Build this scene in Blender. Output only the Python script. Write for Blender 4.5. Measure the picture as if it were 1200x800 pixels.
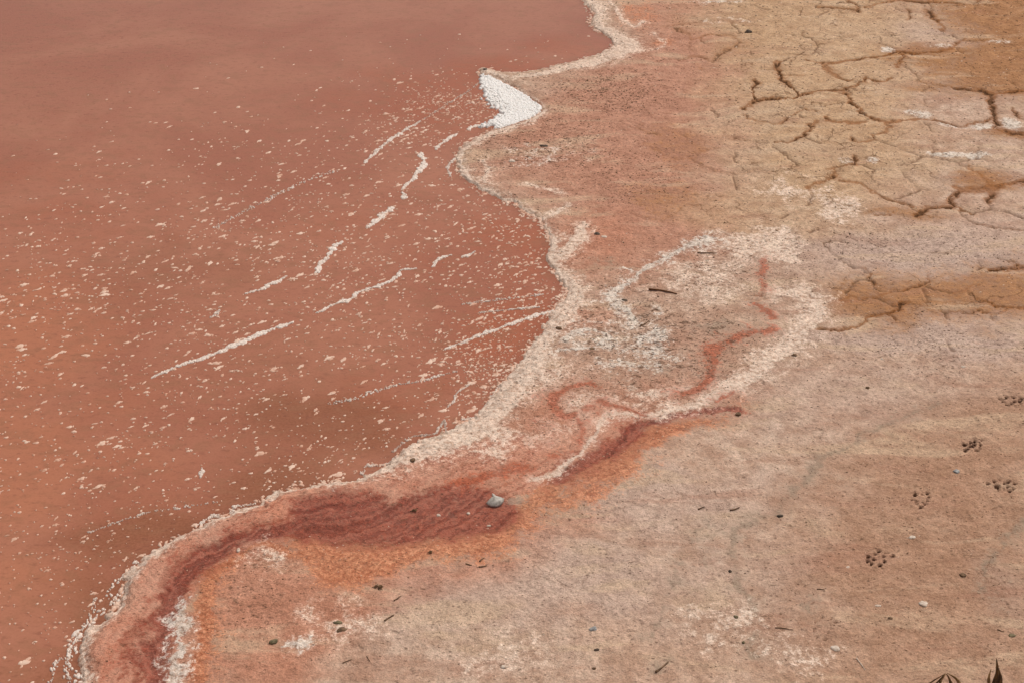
import bpy, math, random, heapq
import numpy as np
from mathutils import Vector

# ------------------------------------------------------------------ reset
for o in list(bpy.data.objects):
    bpy.data.objects.remove(o)
S = bpy.context.scene
COL = S.collection
random.seed(7)
RNG = np.random.default_rng(11)

# ------------------------------------------------------------------ camera
CAM_H, PITCH, LENS = 2.6, math.radians(33.0), 50.0
cd = bpy.data.cameras.new('camera')
cam = bpy.data.objects.new('camera', cd)
COL.objects.link(cam)
cam.location = (0, 0, CAM_H)
cam.rotation_euler = (math.pi / 2 - PITCH, 0, 0)
cd.lens = LENS
cd.sensor_width = 36.0
cd.clip_start, cd.clip_end = 0.05, 3000
S.camera = cam

# ------------------------------------------------------------------ sky, sun, exposure (thin overcast)
SUN_EL, SUN_AZ = math.radians(58), math.radians(48)   # azimuth from +Y towards +X
W = bpy.data.worlds.new('World')
S.world = W
W.use_nodes = True
wn, wl = W.node_tree.nodes, W.node_tree.links
wn.clear()
sky = wn.new('ShaderNodeTexSky')
sky.sky_type = 'NISHITA'
sky.sun_disc = False
sky.sun_elevation = SUN_EL
sky.sun_rotation = SUN_AZ
sky.dust_density = 6.0
sky.air_density = 1.0
sky.ozone_density = 0.6
hs = wn.new('ShaderNodeHueSaturation')
hs.inputs['Saturation'].default_value = 0.22           # cloud veil: the sky's light is nearly neutral
bg = wn.new('ShaderNodeBackground')
bg.inputs['Strength'].default_value = 0.105
wo = wn.new('ShaderNodeOutputWorld')
wl.new(sky.outputs[0], hs.inputs['Color'])
wl.new(hs.outputs[0], bg.inputs['Color'])
wl.new(bg.outputs[0], wo.inputs['Surface'])
sd = bpy.data.lights.new('sun', 'SUN')
sd.energy = 1.5
sd.angle = math.radians(18)
sd.color = (1.0, 0.955, 0.89)
sun = bpy.data.objects.new('sun', sd)
COL.objects.link(sun)
sv = Vector((math.sin(SUN_AZ) * math.cos(SUN_EL), math.cos(SUN_AZ) * math.cos(SUN_EL), math.sin(SUN_EL)))
sun.rotation_euler = (-sv).to_track_quat('-Z', 'Y').to_euler()
S.view_settings.view_transform = 'Standard'
S.view_settings.look = 'None'
S.view_settings.gamma = 1.0
S.view_settings.use_curve_mapping = False
S.view_settings.exposure = 0.0

# ------------------------------------------------------------------ helpers: survey points, noise, masks
FPX = 1200 * LENS / 36.0
CP, SP = math.cos(PITCH), math.sin(PITCH)


def at(u, v, z=0.008):
    """survey point (picture coordinates of the 1200 x 800 photograph) -> point of the shore at height z"""
    a, b = u - 600.0, -(v - 400.0)
    dy = FPX * CP + b * SP
    dz = -FPX * SP + b * CP
    t = (z - CAM_H) / dz
    return (a * t, dy * t)


def mpp(u, v):
    """metres per picture unit, across the view, at that point"""
    x, y = at(u, v)
    return math.sqrt(x * x + y * y + CAM_H ** 2) / math.sqrt(FPX ** 2 + (u - 600) ** 2 + (v - 400) ** 2)


def h2(ix, iy, seed):
    h = (ix.astype(np.int64) * 374761393 + iy.astype(np.int64) * 668265263 + seed * 1442695041) & 0xFFFFFFFF
    h = ((h ^ (h >> 13)) * 1274126177) & 0xFFFFFFFF
    h = ((h ^ (h >> 16)) * 2246822519) & 0xFFFFFFFF
    h = h ^ (h >> 15)
    return (h & 0xFFFFFF).astype(np.float32) / 16777215.0


def vn(x, y, seed=0):
    fx, fy = np.floor(x), np.floor(y)
    tx, ty = (x - fx).astype(np.float32), (y - fy).astype(np.float32)
    tx = tx * tx * (3 - 2 * tx)
    ty = ty * ty * (3 - 2 * ty)
    ix, iy = fx.astype(np.int64), fy.astype(np.int64)
    a, b = h2(ix, iy, seed), h2(ix + 1, iy, seed)
    c, d = h2(ix, iy + 1, seed), h2(ix + 1, iy + 1, seed)
    return (a + (b - a) * tx) * (1 - ty) + (c + (d - c) * tx) * ty


def fbm(x, y, octs=3, seed=0, gain=0.5):
    s, amp, tot = 0, 1.0, 0.0
    c, sn = 0.8, 0.6
    for k in range(octs):
        s = s + amp * vn(x, y, seed + 17 * k)
        tot += amp
        amp *= gain
        x, y = (x * c - y * sn) * 2.03 + 5.3, (x * sn + y * c) * 2.03 + 1.7
    return s / tot


def sst(a, b, x):
    t = np.clip((x - a) / (b - a), 0, 1)
    return t * t * (3 - 2 * t)


def smooth_path(pts, n=4):
    """Catmull-Rom through points of any dimension"""
    P = np.array(pts, dtype=np.float64)
    if len(P) < 3:
        t = np.linspace(0, 1, n + 1)[:, None]
        return P[0] * (1 - t) + P[-1] * t
    Q = np.vstack([2 * P[0] - P[1], P, 2 * P[-1] - P[-2]])
    out = []
    for i in range(1, len(Q) - 2):
        for k in range(n):
            t = k / n
            p0, p1, p2, p3 = Q[i - 1], Q[i], Q[i + 1], Q[i + 2]
            out.append(0.5 * ((2 * p1) + (-p0 + p2) * t + (2 * p0 - 5 * p1 + 4 * p2 - p3) * t * t + (-p0 + 3 * p1 - 3 * p2 + p3) * t ** 3))
    out.append(P[-1])
    return np.array(out)


def path_field(x, y, path):
    """path rows (x, y, halfwidth) -> (distance, halfwidth at the nearest place)"""
    best = np.full(x.shape, 1e9, np.float32)
    wid = np.zeros(x.shape, np.float32)
    for i in range(len(path) - 1):
        ax, ay, aw = path[i]
        bx, by, bw = path[i + 1]
        dx, dy = bx - ax, by - ay
        L = dx * dx + dy * dy + 1e-12
        t = np.clip(((x - ax) * dx + (y - ay) * dy) / L, 0, 1)
        d = (x - ax - t * dx) ** 2 + (y - ay - t * dy) ** 2
        m = d < best
        best = np.where(m, d, best)
        wid = np.where(m, aw + (bw - aw) * t, wid)
    return np.sqrt(best), wid


def inside(x, y, poly):
    c = np.zeros(x.shape, bool)
    n = len(poly)
    for i in range(n):
        ax, ay = poly[i]
        bx, by = poly[(i + 1) % n]
        if ay == by:
            continue
        c ^= ((ay > y) != (by > y)) & (x < (bx - ax) * (y - ay) / (by - ay) + ax)
    return c


def lin(r, g, b):
    f = lambda c: (c / 255 / 12.92) if c / 255 <= 0.04045 else ((c / 255 + 0.055) / 1.055) ** 2.4
    return (f(r), f(g), f(b), 1.0)


# ------------------------------------------------------------------ object helpers
def tag(o, label=None, cat=None, group=None, kind=None):
    if label: o['label'] = label
    if cat: o['category'] = cat
    if group: o['group'] = group
    if kind: o['kind'] = kind
    return o


def mesh_obj(name, V, F, mat, parent=None, smooth=True):
    me = bpy.data.meshes.new(name)
    me.from_pydata([tuple(p) for p in V], [], [tuple(f) for f in F])
    if smooth:
        me.polygons.foreach_set('use_smooth', [True] * len(me.polygons))
    me.materials.append(mat)
    o = bpy.data.objects.new(name, me)
    COL.objects.link(o)
    if parent: o.parent = parent
    return o


def fast_mesh(name, V, F, mat):
    """V (n,3) array, F (m,k) array of quads or triangles"""
    me = bpy.data.meshes.new(name)
    k = F.shape[1]
    me.vertices.add(len(V))
    me.vertices.foreach_set('co', np.ascontiguousarray(V, np.float32).ravel())
    me.loops.add(F.size)
    me.loops.foreach_set('vertex_index', np.ascontiguousarray(F, np.int32).ravel())
    me.polygons.add(len(F))
    me.polygons.foreach_set('loop_start', np.arange(0, F.size, k, dtype=np.int32))
    me.polygons.foreach_set('use_smooth', np.ones(len(F), bool))
    me.materials.append(mat)
    me.update()
    return me


def empty(name, loc):
    o = bpy.data.objects.new(name, None)
    o.location = loc
    o.empty_display_size = 0.02
    COL.objects.link(o)
    return o


# ------------------------------------------------------------------ node helpers
class NT:
    def __init__(self, name):
        self.m = bpy.data.materials.new(name)
        self.m.use_nodes = True
        self.t = self.m.node_tree
        self.t.nodes.clear()

    def n(self, typ, **kw):
        nd = self.t.nodes.new(typ)
        for k, v in kw.items():
            setattr(nd, k, v)
        return nd

    def put(self, sock, v):
        if isinstance(v, bpy.types.NodeSocket):
            self.t.links.new(v, sock)
        else:
            sock.default_value = v

    def math(self, op, a, b=0.0, c=None, clamp=False):
        nd = self.n('ShaderNodeMath', operation=op, use_clamp=clamp)
        self.put(nd.inputs[0], a)
        self.put(nd.inputs[1], b)
        if c is not None: self.put(nd.inputs[2], c)
        return nd.outputs[0]

    def ramp(self, v, a, b, c=0.0, d=1.0, smooth=True):
        nd = self.n('ShaderNodeMapRange', interpolation_type='SMOOTHSTEP' if smooth else 'LINEAR')
        nd.clamp = True
        self.put(nd.inputs['Value'], v)
        for k, q in zip(('From Min', 'From Max', 'To Min', 'To Max'), (a, b, c, d)):
            self.put(nd.inputs[k], q)
        return nd.outputs[0]

    def mix(self, f, a, b, blend='MIX'):
        nd = self.n('ShaderNodeMix', data_type='RGBA', blend_type=blend)
        self.put(nd.inputs[0], f)
        self.put(nd.inputs[6], a)
        self.put(nd.inputs[7], b)
        return nd.outputs[2]

    def noise(self, vec, scale, detail=3.0, rough=0.55, dist=0.0, lac=2.0):
        nd = self.n('ShaderNodeTexNoise')
        self.put(nd.inputs['Vector'], vec)
        nd.inputs['Scale'].default_value = scale
        nd.inputs['Detail'].default_value = detail
        nd.inputs['Roughness'].default_value = rough
        nd.inputs['Lacunarity'].default_value = lac
        nd.inputs['Distortion'].default_value = dist
        return nd.outputs['Fac']

    def scalevec(self, vec, s):
        nd = self.n('ShaderNodeMapping')
        self.put(nd.inputs['Vector'], vec)
        nd.inputs['Scale'].default_value = s
        return nd.outputs[0]

    def attr(self, name):
        return self.n('ShaderNodeAttribute', attribute_name=name)

    def rgba(self, name):
        a = self.attr(name)
        s = self.n('ShaderNodeSeparateColor')
        self.t.links.new(a.outputs['Color'], s.inputs[0])
        return s.outputs[0], s.outputs[1], s.outputs[2], a.outputs['Alpha']

    def out(self, shader):
        o = self.n('ShaderNodeOutputMaterial')
        self.t.links.new(shader, o.inputs['Surface'])
        return self.m


def simple_mat(name, c1, c2, scale=60, rough=0.8, bump=0.3, dist=0.002, spec=0.3, sss=0.0):
    t = NT(name)
    tc = t.n('ShaderNodeTexCoord').outputs['Object']
    oi = t.n('ShaderNodeObjectInfo').outputs['Random']
    off = t.n('ShaderNodeVectorMath', operation='ADD')
    t.put(off.inputs[0], tc)
    t.put(off.inputs[1], oi)
    f = t.noise(off.outputs[0], scale, 4, 0.65)
    col = t.mix(t.ramp(f, 0.35, 0.68), c1, c2)
    b = t.n('ShaderNodeBsdfPrincipled')
    t.put(b.inputs['Base Color'], col)
    b.inputs['Roughness'].default_value = rough
    b.inputs['Specular IOR Level'].default_value = spec
    bp = t.n('ShaderNodeBump')
    bp.inputs['Strength'].default_value = bump
    bp.inputs['Distance'].default_value = dist
    t.put(bp.inputs['Height'], t.noise(off.outputs[0], scale * 3, 3, 0.6))
    t.t.links.new(bp.outputs[0], b.inputs['Normal'])
    return t.out(b.outputs[0])


# ================================================================== THE SHORE: survey of the photograph
SHORE_PX = [(683, 0), (697, 16), (690, 28), (704, 38), (718, 47), (718, 56), (700, 65), (667, 75), (630, 84), (600, 87),
            (582, 85), (567, 81), (562, 86), (566, 92), (582, 96), (602, 104), (620, 116), (634, 127), (629, 136), (607, 146), (580, 154),
            (557, 166), (538, 181), (540, 200), (556, 217), (580, 230), (600, 237), (616, 249), (632, 256), (640, 268),
            (647, 284), (640, 300), (648, 316), (661, 334), (663, 349), (649, 364), (632, 392), (621, 413), (606, 433),
            (586, 455), (572, 474), (550, 494), (523, 507), (498, 517), (474, 530), (440, 550), (400, 566), (352, 573),
            (322, 578), (302, 591), (273, 602), (240, 617), (213, 629), (187, 644), (163, 661), (148, 684), (141, 704),
            (123, 727), (101, 743), (95, 761), (97, 787), (97, 800)]
sh = [at(u, v, 0.0) for u, v in SHORE_PX]
far_top = [(4.5, 200.0), (3.0, 80.0), (1.6, 40.0), (1.3, 20.0), (0.35, 12.0), (0.62, 9.6), (0.25, 8.5)]
far_bot = [(-1.12, 2.1), (-0.9, 1.2), (-1.3, 0.0), (-1.1, -8.0), (-2.0, -40.0), (-4.0, -200.0)]
shore = smooth_path([(x, y, 0) for x, y in far_top + sh + far_bot], 2)[:, :2]
land_poly = [tuple(p) for p in shore] + [(400.0, -200.0), (400.0, 200.0)]


def shore_sdf(x, y):
    """metres inland (+) or out in the lake (-)"""
    P = np.column_stack([shore, np.zeros(len(shore))])
    d, _ = path_field(x, y, P)
    return np.where(inside(x, y, land_poly), d, -d)


def axis(fine, far_lo, far_hi, grow=1.35):
    fine = list(fine)
    lo, hi = [], []
    s, p = fine[1] - fine[0], fine[0]
    while p > far_lo:
        s *= grow
        p -= s
        lo.append(p)
    s, p = fine[-1] - fine[-2], fine[-1]
    while p < far_hi:
        s *= grow
        p += s
        hi.append(p)
    return np.array(lo[::-1] + fine + hi)


xs = axis(np.concatenate([np.arange(-1.24, 1.5, 0.0042), np.arange(1.5, 2.75, 0.006)]), -380, 390)
yf = [2.42]
while yf[-1] < 7.7:
    yf.append(yf[-1] + 0.0042 + 0.0009 * (yf[-1] - 2.42))
ys = axis(yf, -190, 195)
GX, GY = np.meshgrid(xs, ys)
NY, NX = GX.shape
x = GX.ravel().astype(np.float64)
y = GY.ravel().astype(np.float64)
N = x.size

# slow and fast wobble shared by everything that is laid on the shore
wob1x, wob1y = 1.3 * (fbm(x * 7, y * 7, 5, 1, 0.6) - 0.5), 1.3 * (fbm(x * 7, y * 7, 5, 2, 0.6) - 0.5)
wob2x, wob2y = fbm(x * 40, y * 40, 3, 3, 0.65) - 0.5, fbm(x * 40, y * 40, 3, 4, 0.65) - 0.5
D = shore_sdf(x + 0.03 * wob1x + 0.036 * wob2x, y + 0.03 * wob1y + 0.036 * wob2y).astype(np.float32)


def region(bx0, bx1, by0, by1):
    return np.nonzero((x > bx0) & (x < bx1) & (y > by0) & (y < by1))[0]


def band(pts, soft=0.6, warp=0.03, warp2=0.02, gain=1.0, n=4, halo=0.46):
    """soft-edged band through survey points (u, v, halfwidth in picture units); returns a full-size mask"""
    P = np.array([(*at(p[0], p[1]), p[2] * mpp(p[0], p[1])) for p in pts])
    P = smooth_path(P, n)
    mw = P[:, 2].max() * 3 + warp + 0.04
    idx = region(P[:, 0].min() - mw, P[:, 0].max() + mw, P[:, 1].min() - mw, P[:, 1].max() + mw)
    m = np.zeros(N, np.float32)
    if len(idx) == 0: return m
    d, w = path_field(x[idx] + warp * wob1x[idx] + warp2 * wob2x[idx], y[idx] + warp * wob1y[idx] + warp2 * wob2y[idx], P)
    w = np.maximum(w, 1e-4)
    soft = min(1.0, soft * 1.35)
    w = w * (0.95 + 1.3 * wob1x[idx])
    e = d / np.maximum(w, 5e-4)
    m[idx] = gain * np.maximum(1 - sst(1 - soft, 1 + soft, e), halo * (1 - sst(0.4, 3.0, d / (w + 0.01))))
    return m


def area(pts, soft=0.08, warp=0.1, warp2=0.02, gain=1.0):
    """soft-edged polygon; soft in metres"""
    P = [at(u, v) for u, v in pts]
    A = np.array(P)
    mw = soft + warp
    idx = region(A[:, 0].min() - mw, A[:, 0].max() + mw, A[:, 1].min() - mw, A[:, 1].max() + mw)
    m = np.zeros(N, np.float32)
    if len(idx) == 0: return m
    px, py = x[idx] + warp * wob1x[idx] + warp2 * wob2x[idx], y[idx] + warp * wob1y[idx] + warp2 * wob2y[idx]
    d, _ = path_field(px, py, np.array([(a, b, 0) for a, b in P + [P[0]]]))
    d = np.where(inside(px, py, P), d, -d)
    m[idx] = gain * sst(-soft, soft, d)
    return m


def blob(u, v, ru, rv, warp=0.15, gain=1.0):
    """soft ellipse, radii in picture units"""
    cx, cy = at(u, v)
    rx = ru * mpp(u, v)
    ry = abs(at(u, v - rv)[1] - at(u, v + rv)[1]) / 2
    m = np.zeros(N, np.float32)
    idx = region(cx - 1.6 * rx - warp, cx + 1.6 * rx + warp, cy - 1.6 * ry - warp, cy + 1.6 * ry + warp)
    px, py = x[idx] + warp * wob1x[idx], y[idx] + warp * wob1y[idx]
    m[idx] = gain * (1 - sst(0.35, 1.5, np.sqrt(((px - cx) / rx) ** 2 + ((py - cy) / ry) ** 2)))
    return m


def mx(*a):
    r = a[0]
    for b in a[1:]:
        r = np.maximum(r, b)
    return r


# ---- salt: the cream rim of the lake and the patches on the flat
rim_main = band([(640, 302, 9.6), (652, 323, 13.2), (668, 343, 16.8), (662, 362, 16.8), (642, 388, 16.8), (630, 410, 18), (614, 436, 20.4),
                 (596, 460, 22.8), (574, 485, 26.4), (545, 507, 24), (505, 528, 20.4), (470, 543, 15.6), (430, 560, 9.6), (395, 571, 4.8)], 0.55, 0.02)
rim_fork = mx(band([(637, 263, 3), (648, 282, 5), (646, 300, 7)], 0.6, 0.01),
              band([(683, 262, 4), (678, 278, 8), (668, 292, 9), (650, 303, 8)], 0.7, 0.015))
rim_thin = mx(band([(562, 164, 3), (539, 182, 3), (542, 199, 4), (557, 216, 4), (580, 229, 4.5), (601, 237, 4.5), (618, 249, 4), (634, 256, 3.5)], 0.6, 0.008),
              band([(634, 256, 3), (652, 250, 3), (667, 240, 2.5)], 0.7, 0.01),
              band([(640, 130, 2), (622, 142, 2.6), (600, 150, 2.8), (575, 158, 3), (557, 168, 3)], 0.6, 0.008),
              band([(566, 190, 2), (574, 200, 2), (568, 212, 2.4), (575, 217, 2)], 0.7, 0.008, gain=0.75),
              band([(618, 217, 2), (640, 222, 2), (660, 229, 2)], 0.7, 0.01, gain=0.7))
rim_north = mx(band([(684, -20, 8), (688, 0, 8), (702, 15, 10), (699, 28, 8), (715, 40, 10), (737, 53, 13), (727, 62, 12), (702, 72, 9), (662, 82, 6), (627, 90, 4), (592, 92, 3.4), (570, 85, 5)], 0.7, 0.02),
               band([(704, -10, 3), (720, 10, 3), (729, 24, 2.5), (742, 33, 3), (754, 27, 3)], 0.8, 0.02, gain=0.8),
               band([(765, 40, 3), (780, 54, 3), (770, 60, 2)], 0.8, 0.02, gain=0.5))
lip = band([(300, 590, 1.5), (273, 602, 2), (242, 617, 2.5), (214, 630, 3), (189, 645, 4), (166, 661, 3.4), (151, 684, 2.5), (143, 705, 2.4), (126, 728, 2.4),
            (104, 745, 2.6), (98, 761, 2.6), (100, 787, 2.6), (100, 812, 2.6)], 0.6, 0.008)
salt_west = mx(band([(832, 283, 8), (815, 290, 10), (800, 296, 5), (775, 308, 4), (755, 318, 4), (735, 334, 5), (716, 345, 8), (720, 356, 8), (735, 368, 6), (743, 380, 5)], 0.7, 0.03),
               band([(745, 322, 3), (733, 318, 3), (728, 317, 2)], 0.8, 0.02))
salt_flakes = mx(band([(752, 402, 11), (775, 390, 9), (772, 416, 8), (792, 427, 5)], 0.9, 0.06, 0.03, gain=0.85),
                 band([(655, 413, 4), (690, 411, 4), (712, 401, 5), (703, 391, 4), (672, 392, 5), (662, 402, 4)], 0.8, 0.03, 0.02, gain=0.9),
                 blob(765, 370, 30, 14, 0.2, 0.5), blob(730, 405, 60, 35, 0.25, 0.42))
salt_cream = mx(band([(905, 345, 10), (950, 350, 15), (945, 380, 15), (912, 416, 14), (882, 440, 14), (852, 459, 12), (815, 474, 9), (780, 482, 7), (745, 487, 6), (718, 488, 6), (703, 494, 4)], 0.8, 0.05, 0.02, gain=0.95),
                band([(705, 497, 4), (690, 520, 4), (665, 545, 4), (645, 560, 5), (625, 563, 4)], 0.8, 0.03, gain=0.85),
                band([(740, 462, 7), (780, 463, 7), (810, 455, 7)], 0.9, 0.04, gain=0.6))
salt_south = mx(band([(214, 708, 2), (211, 722, 6), (214, 738, 8), (205, 752, 4), (212, 768, 7), (205, 785, 9), (203, 815, 8)], 1.0, 0.03, 0.05),
                band([(330, 760, 3), (345, 757, 6), (360, 756, 4)], 0.9, 0.02, gain=0.7))
salt_pale = mx(blob(625, 184, 44, 19, 0.12, 0.9), blob(668, 180, 40, 16, 0.2, 0.4))
salt_plates = mx(blob(1040, 61, 10, 3, 0.05), blob(1150, 150, 18, 4.5, 0.06), blob(1185, 149, 14, 8, 0.05), blob(1108, 183, 22, 3.5, 0.07),
                 blob(1142, 184, 15, 4, 0.07), blob(1022, 190, 9, 5, 0.05), blob(1080, 136, 14, 5, 0.08), blob(1120, 150, 20, 3, 0.08),
                 blob(1170, 51, 20, 3, 0.07, 0.7), blob(1100, 57, 16, 3, 0.07, 0.8), blob(840, 4, 40, 4, 0.2, 0.7), blob(860, 27, 30, 3, 0.2, 0.5),
                 blob(990, 190, 12, 5, 0.08, 0.7))
m_white = mx(0.9 * salt_west, 0.85 * salt_flakes, salt_south, 0.75 * salt_plates, 0.35 * salt_pale)
edge_lip = np.exp(-((D - 0.008) / 0.008) ** 2) * (0.55 + 0.45 * sst(4.3, 3.3, y))
m_cream = mx(rim_main, rim_fork, rim_thin, rim_north, lip, salt_cream, edge_lip,
             blob(900, 290, 55, 22, 0.25, 0.65), blob(840, 330, 60, 30, 0.25, 0.45), blob(985, 245, 40, 15, 0.2, 0.7), blob(930, 225, 50, 20, 0.25, 0.5),
             blob(300, 660, 35, 22, 0.15, 0.5), blob(405, 730, 70, 35, 0.2, 0.4), blob(740, 330, 40, 20, 0.2, 0.2), blob(690, 470, 60, 25, 0.2, 0.45), blob(600, 525, 60, 20, 0.2, 0.5), blob(650, 500, 50, 20, 0.2, 0.4), blob(640, 440, 40, 25, 0.2, 0.45), blob(750, 470, 60, 18, 0.2, 0.45),
             blob(860, 745, 60, 35, 0.2, 0.45), blob(930, 770, 40, 25, 0.2, 0.4), blob(600, 770, 80, 30, 0.25, 0.3))

# ---- iron-red, maroon and orange mud
red = mx(band([(702, 455, 5), (688, 451, 7), (667, 455, 7), (650, 466, 9), (648, 478, 9), (660, 487, 9), (674, 485, 5)], 0.6, 0.02),
         band([(676, 490, 6), (681, 507, 7), (673, 529, 7), (654, 537, 6)], 0.8, 0.03, gain=0.7),
         band([(703, 472, 5), (722, 478, 5), (735, 482, 3), (756, 489, 3)], 0.6, 0.015),
         band([(702, 470, 3), (702, 488, 4)], 0.8, 0.02, gain=0.8),
         band([(904, 391, 8), (867, 398, 9), (842, 410, 9), (833, 427, 8), (831, 444, 8), (818, 456, 7), (799, 465, 7)], 0.7, 0.04, 0.02),
         band([(895, 308, 6), (895, 334, 6), (890, 350, 5)], 0.9, 0.03, gain=0.75),
         band([(886, 360, 4), (899, 367, 6), (908, 376, 5)], 0.6, 0.02),
         band([(860, 462, 4), (838, 473, 4)], 0.8, 0.02, gain=0.9),
         band([(625, 552, 9), (600, 549, 10), (570, 560, 8), (540, 568, 7)], 0.9, 0.04, gain=0.8),
         blob(695, 480, 14, 5, 0.05, 0.7), blob(625, 500, 25, 16, 0.15, 0.45), blob(637, 525, 30, 10, 0.15, 0.35))
maroon = mx(band([(862, 481, 7), (828, 482, 8), (793, 487, 9), (765, 495, 10), (745, 503, 12), (733, 517, 14), (715, 529, 13), (694, 538, 13), (670, 553, 13), (655, 566, 10)], 0.75, 0.035, 0.02),
            area([(345, 584), (413, 573), (467, 590), (493, 577), (547, 571), (581, 573), (612, 588), (616, 603), (600, 624), (547, 628), (488, 638), (453, 645), (413, 643), (372, 639), (338, 634)], 0.05, 0.06),
            band([(382, 612, 16), (327, 626, 12), (287, 635, 13), (253, 651, 14), (222, 677, 14), (205, 697, 14), (194, 723, 16), (188, 750, 18), (180, 777, 18), (176, 830, 18)], 0.75, 0.03, 0.02))
orange = mx(area([(760, 497), (825, 490), (860, 490), (813, 508), (784, 523), (752, 531), (751, 555), (728, 569), (690, 572), (640, 606), (620, 640), (590, 655), (520, 655), (460, 680), (420, 690), (360, 692),
                  (335, 628), (400, 612), (480, 612), (560, 600), (612, 588), (655, 556), (720, 522)], 0.05, 0.09, 0.03),
            band([(360, 655, 12), (300, 645, 8), (258, 672, 10), (240, 706, 12), (241, 750, 13), (234, 790, 13), (232, 830, 13)], 0.8, 0.05, 0.03),
            band([(640, 600, 20), (680, 580, 22), (735, 550, 20)], 0.9, 0.06, gain=0.8),
            blob(740, 20, 30, 20, 0.2, 0.55), blob(775, 52, 16, 6, 0.1, 0.7), blob(860, 470, 26, 12, 0.1, 0.5))
berm = area([(60, 830), (90, 780), (95, 745), (122, 727), (145, 690), (165, 655), (215, 625), (300, 588), (350, 570), (410, 562), (480, 540), (560, 520),
             (640, 510), (700, 470), (760, 480), (740, 520), (650, 570), (560, 600), (440, 620), (330, 640), (250, 680), (215, 720), (205, 830)], 0.05, 0.05)
salmon = mx(area([(215, 640), (330, 640), (440, 660), (560, 650), (640, 615), (690, 600), (620, 650), (520, 690), (440, 715), (400, 760), (330, 830), (180, 830)], 0.10, 0.15),
            0.8 * blob(690, 290, 60, 45, 0.2), 0.75 * blob(690, 370, 40, 25, 0.2), blob(660, 500, 100, 45, 0.2, 0.9), blob(780, 470, 90, 30, 0.2, 0.5))

# ---- colours of the flat
pinkish = mx(area([(640, 95), (720, 70), (740, 30), (720, -30), (800, -30), (860, 60), (850, 160), (830, 230), (870, 290), (760, 330), (680, 300), (640, 240), (560, 200), (580, 160)], 0.18, 0.2),
             blob(700, 470, 110, 60, 0.2, 0.5), blob(820, 430, 60, 60, 0.2, 0.3))
ochre = mx(area([(1040, -40), (1250, -40), (1250, 110), (1160, 112), (1080, 100), (1130, 50)], 0.22, 0.25),
           area([(960, 330), (1050, 325), (1150, 310), (1260, 305), (1260, 372), (1160, 382), (1040, 388), (970, 380)], 0.16, 0.22, 0.05, gain=0.78),
           blob(1100, 70, 90, 14, 0.2, 0.8), blob(1150, 215, 40, 14, 0.15, 0.8), blob(1060, 250, 60, 8, 0.15, 0.6), blob(1080, 105, 30, 6, 0.1, 0.6),
           blob(1185, 160, 40, 8, 0.1, 0.8), blob(790, 170, 45, 28, 0.2, 0.45), blob(770, 235, 60, 20, 0.2, 0.45), blob(860, 55, 30, 14, 0.15, 0.3))
yellow = mx(area([(790, -40), (1060, -40), (1080, 60), (1060, 110), (1100, 200), (1000, 260), (870, 250), (840, 150), (850, 70)], 0.25, 0.25),
            blob(880, 250, 90, 30, 0.25, 0.7))
lilac = mx(blob(1050, 40, 75, 15, 0.15), blob(962, 61, 22, 5, 0.1, 0.8), blob(842, 140, 28, 14, 0.12), blob(905, 133, 40, 12, 0.12, 0.9), blob(930, 178, 90, 12, 0.15),
           blob(1080, 298, 150, 32, 0.25), blob(1160, 290, 90, 30, 0.2, 0.8), blob(1070, 400, 160, 16, 0.2, 0.9), blob(1160, 410, 80, 26, 0.2, 0.9),
           blob(900, 205, 60, 10, 0.15, 0.5), blob(650, 690, 190, 55, 0.3, 0.75), blob(760, 590, 150, 40, 0.3, 0.7), blob(1090, 210, 50, 10, 0.15, 0.6),
           blob(1175, 700, 40, 45, 0.15, 0.9), blob(920, 670, 50, 40, 0.2, 0.5), blob(1000, 470, 160, 40, 0.3, 0.5))
tan = mx(area([(960, 560), (1080, 480), (1260, 440), (1260, 840), (940, 840), (930, 720), (900, 640)], 0.25, 0.25), blob(1110, 540, 120, 60, 0.2, 0.6))
grey = mx(band([(1100, 478, 4), (1052, 494, 5), (1000, 520, 4), (962, 543, 7), (935, 572, 9), (912, 600, 6), (885, 612, 9), (860, 626, 8), (854, 650, 8), (858, 680, 8), (876, 705, 9), (884, 740, 8), (888, 775, 7)], 1.0, 0.06, 0.03, gain=0.75),
          band([(850, 612, 3), (830, 636, 3), (826, 670, 3)], 1.0, 0.05, 0.03, gain=0.6),
          band([(835, 600, 3), (806, 645, 4), (795, 680, 4), (782, 715, 4), (758, 750, 3)], 1.0, 0.06, 0.03, gain=0.6),
          band([(830, 695, 3), (812, 700, 4), (815, 725, 4), (820, 745, 3)], 1.0, 0.06, 0.03, gain=0.55),
          band([(782, 775, 3), (770, 790, 3)], 1.0, 0.03, 0.03, gain=0.7),
          band([(1210, 605, 4), (1186, 622, 5), (1174, 650, 4), (1160, 676, 4), (1150, 700, 4)], 1.0, 0.06, 0.03, gain=0.8),
          band([(948, 700, 2.5), (952, 730, 2.5)], 1.0, 0.04, 0.02, gain=0.6),
          band([(985, 565, 2), (990, 575, 2), (975, 578, 2)], 1.0, 0.03, 0.02, gain=0.4),
          blob(1165, 700, 35, 30, 0.15, 0.4), blob(840, 390, 50, 12, 0.2, 0.5), blob(760, 430, 60, 20, 0.25, 0.4), blob(700, 315, 40, 10, 0.15, 0.5))
debris_zone = mx(blob(770, 400, 120, 60, 0.3), blob(740, 360, 80, 40, 0.2, 0.7), blob(700, 110, 70, 25, 0.2, 0.9), blob(640, 170, 80, 35, 0.2, 0.7), blob(740, 210, 70, 30, 0.2, 0.5),
                 blob(860, 320, 80, 30, 0.2, 0.6), blob(640, 470, 50, 40, 0.2, 0.5), blob(1090, 410, 110, 30, 0.2, 0.5), blob(1050, 290, 140, 25, 0.2, 0.5), blob(280, 710, 50, 50, 0.2, 0.5))

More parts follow.
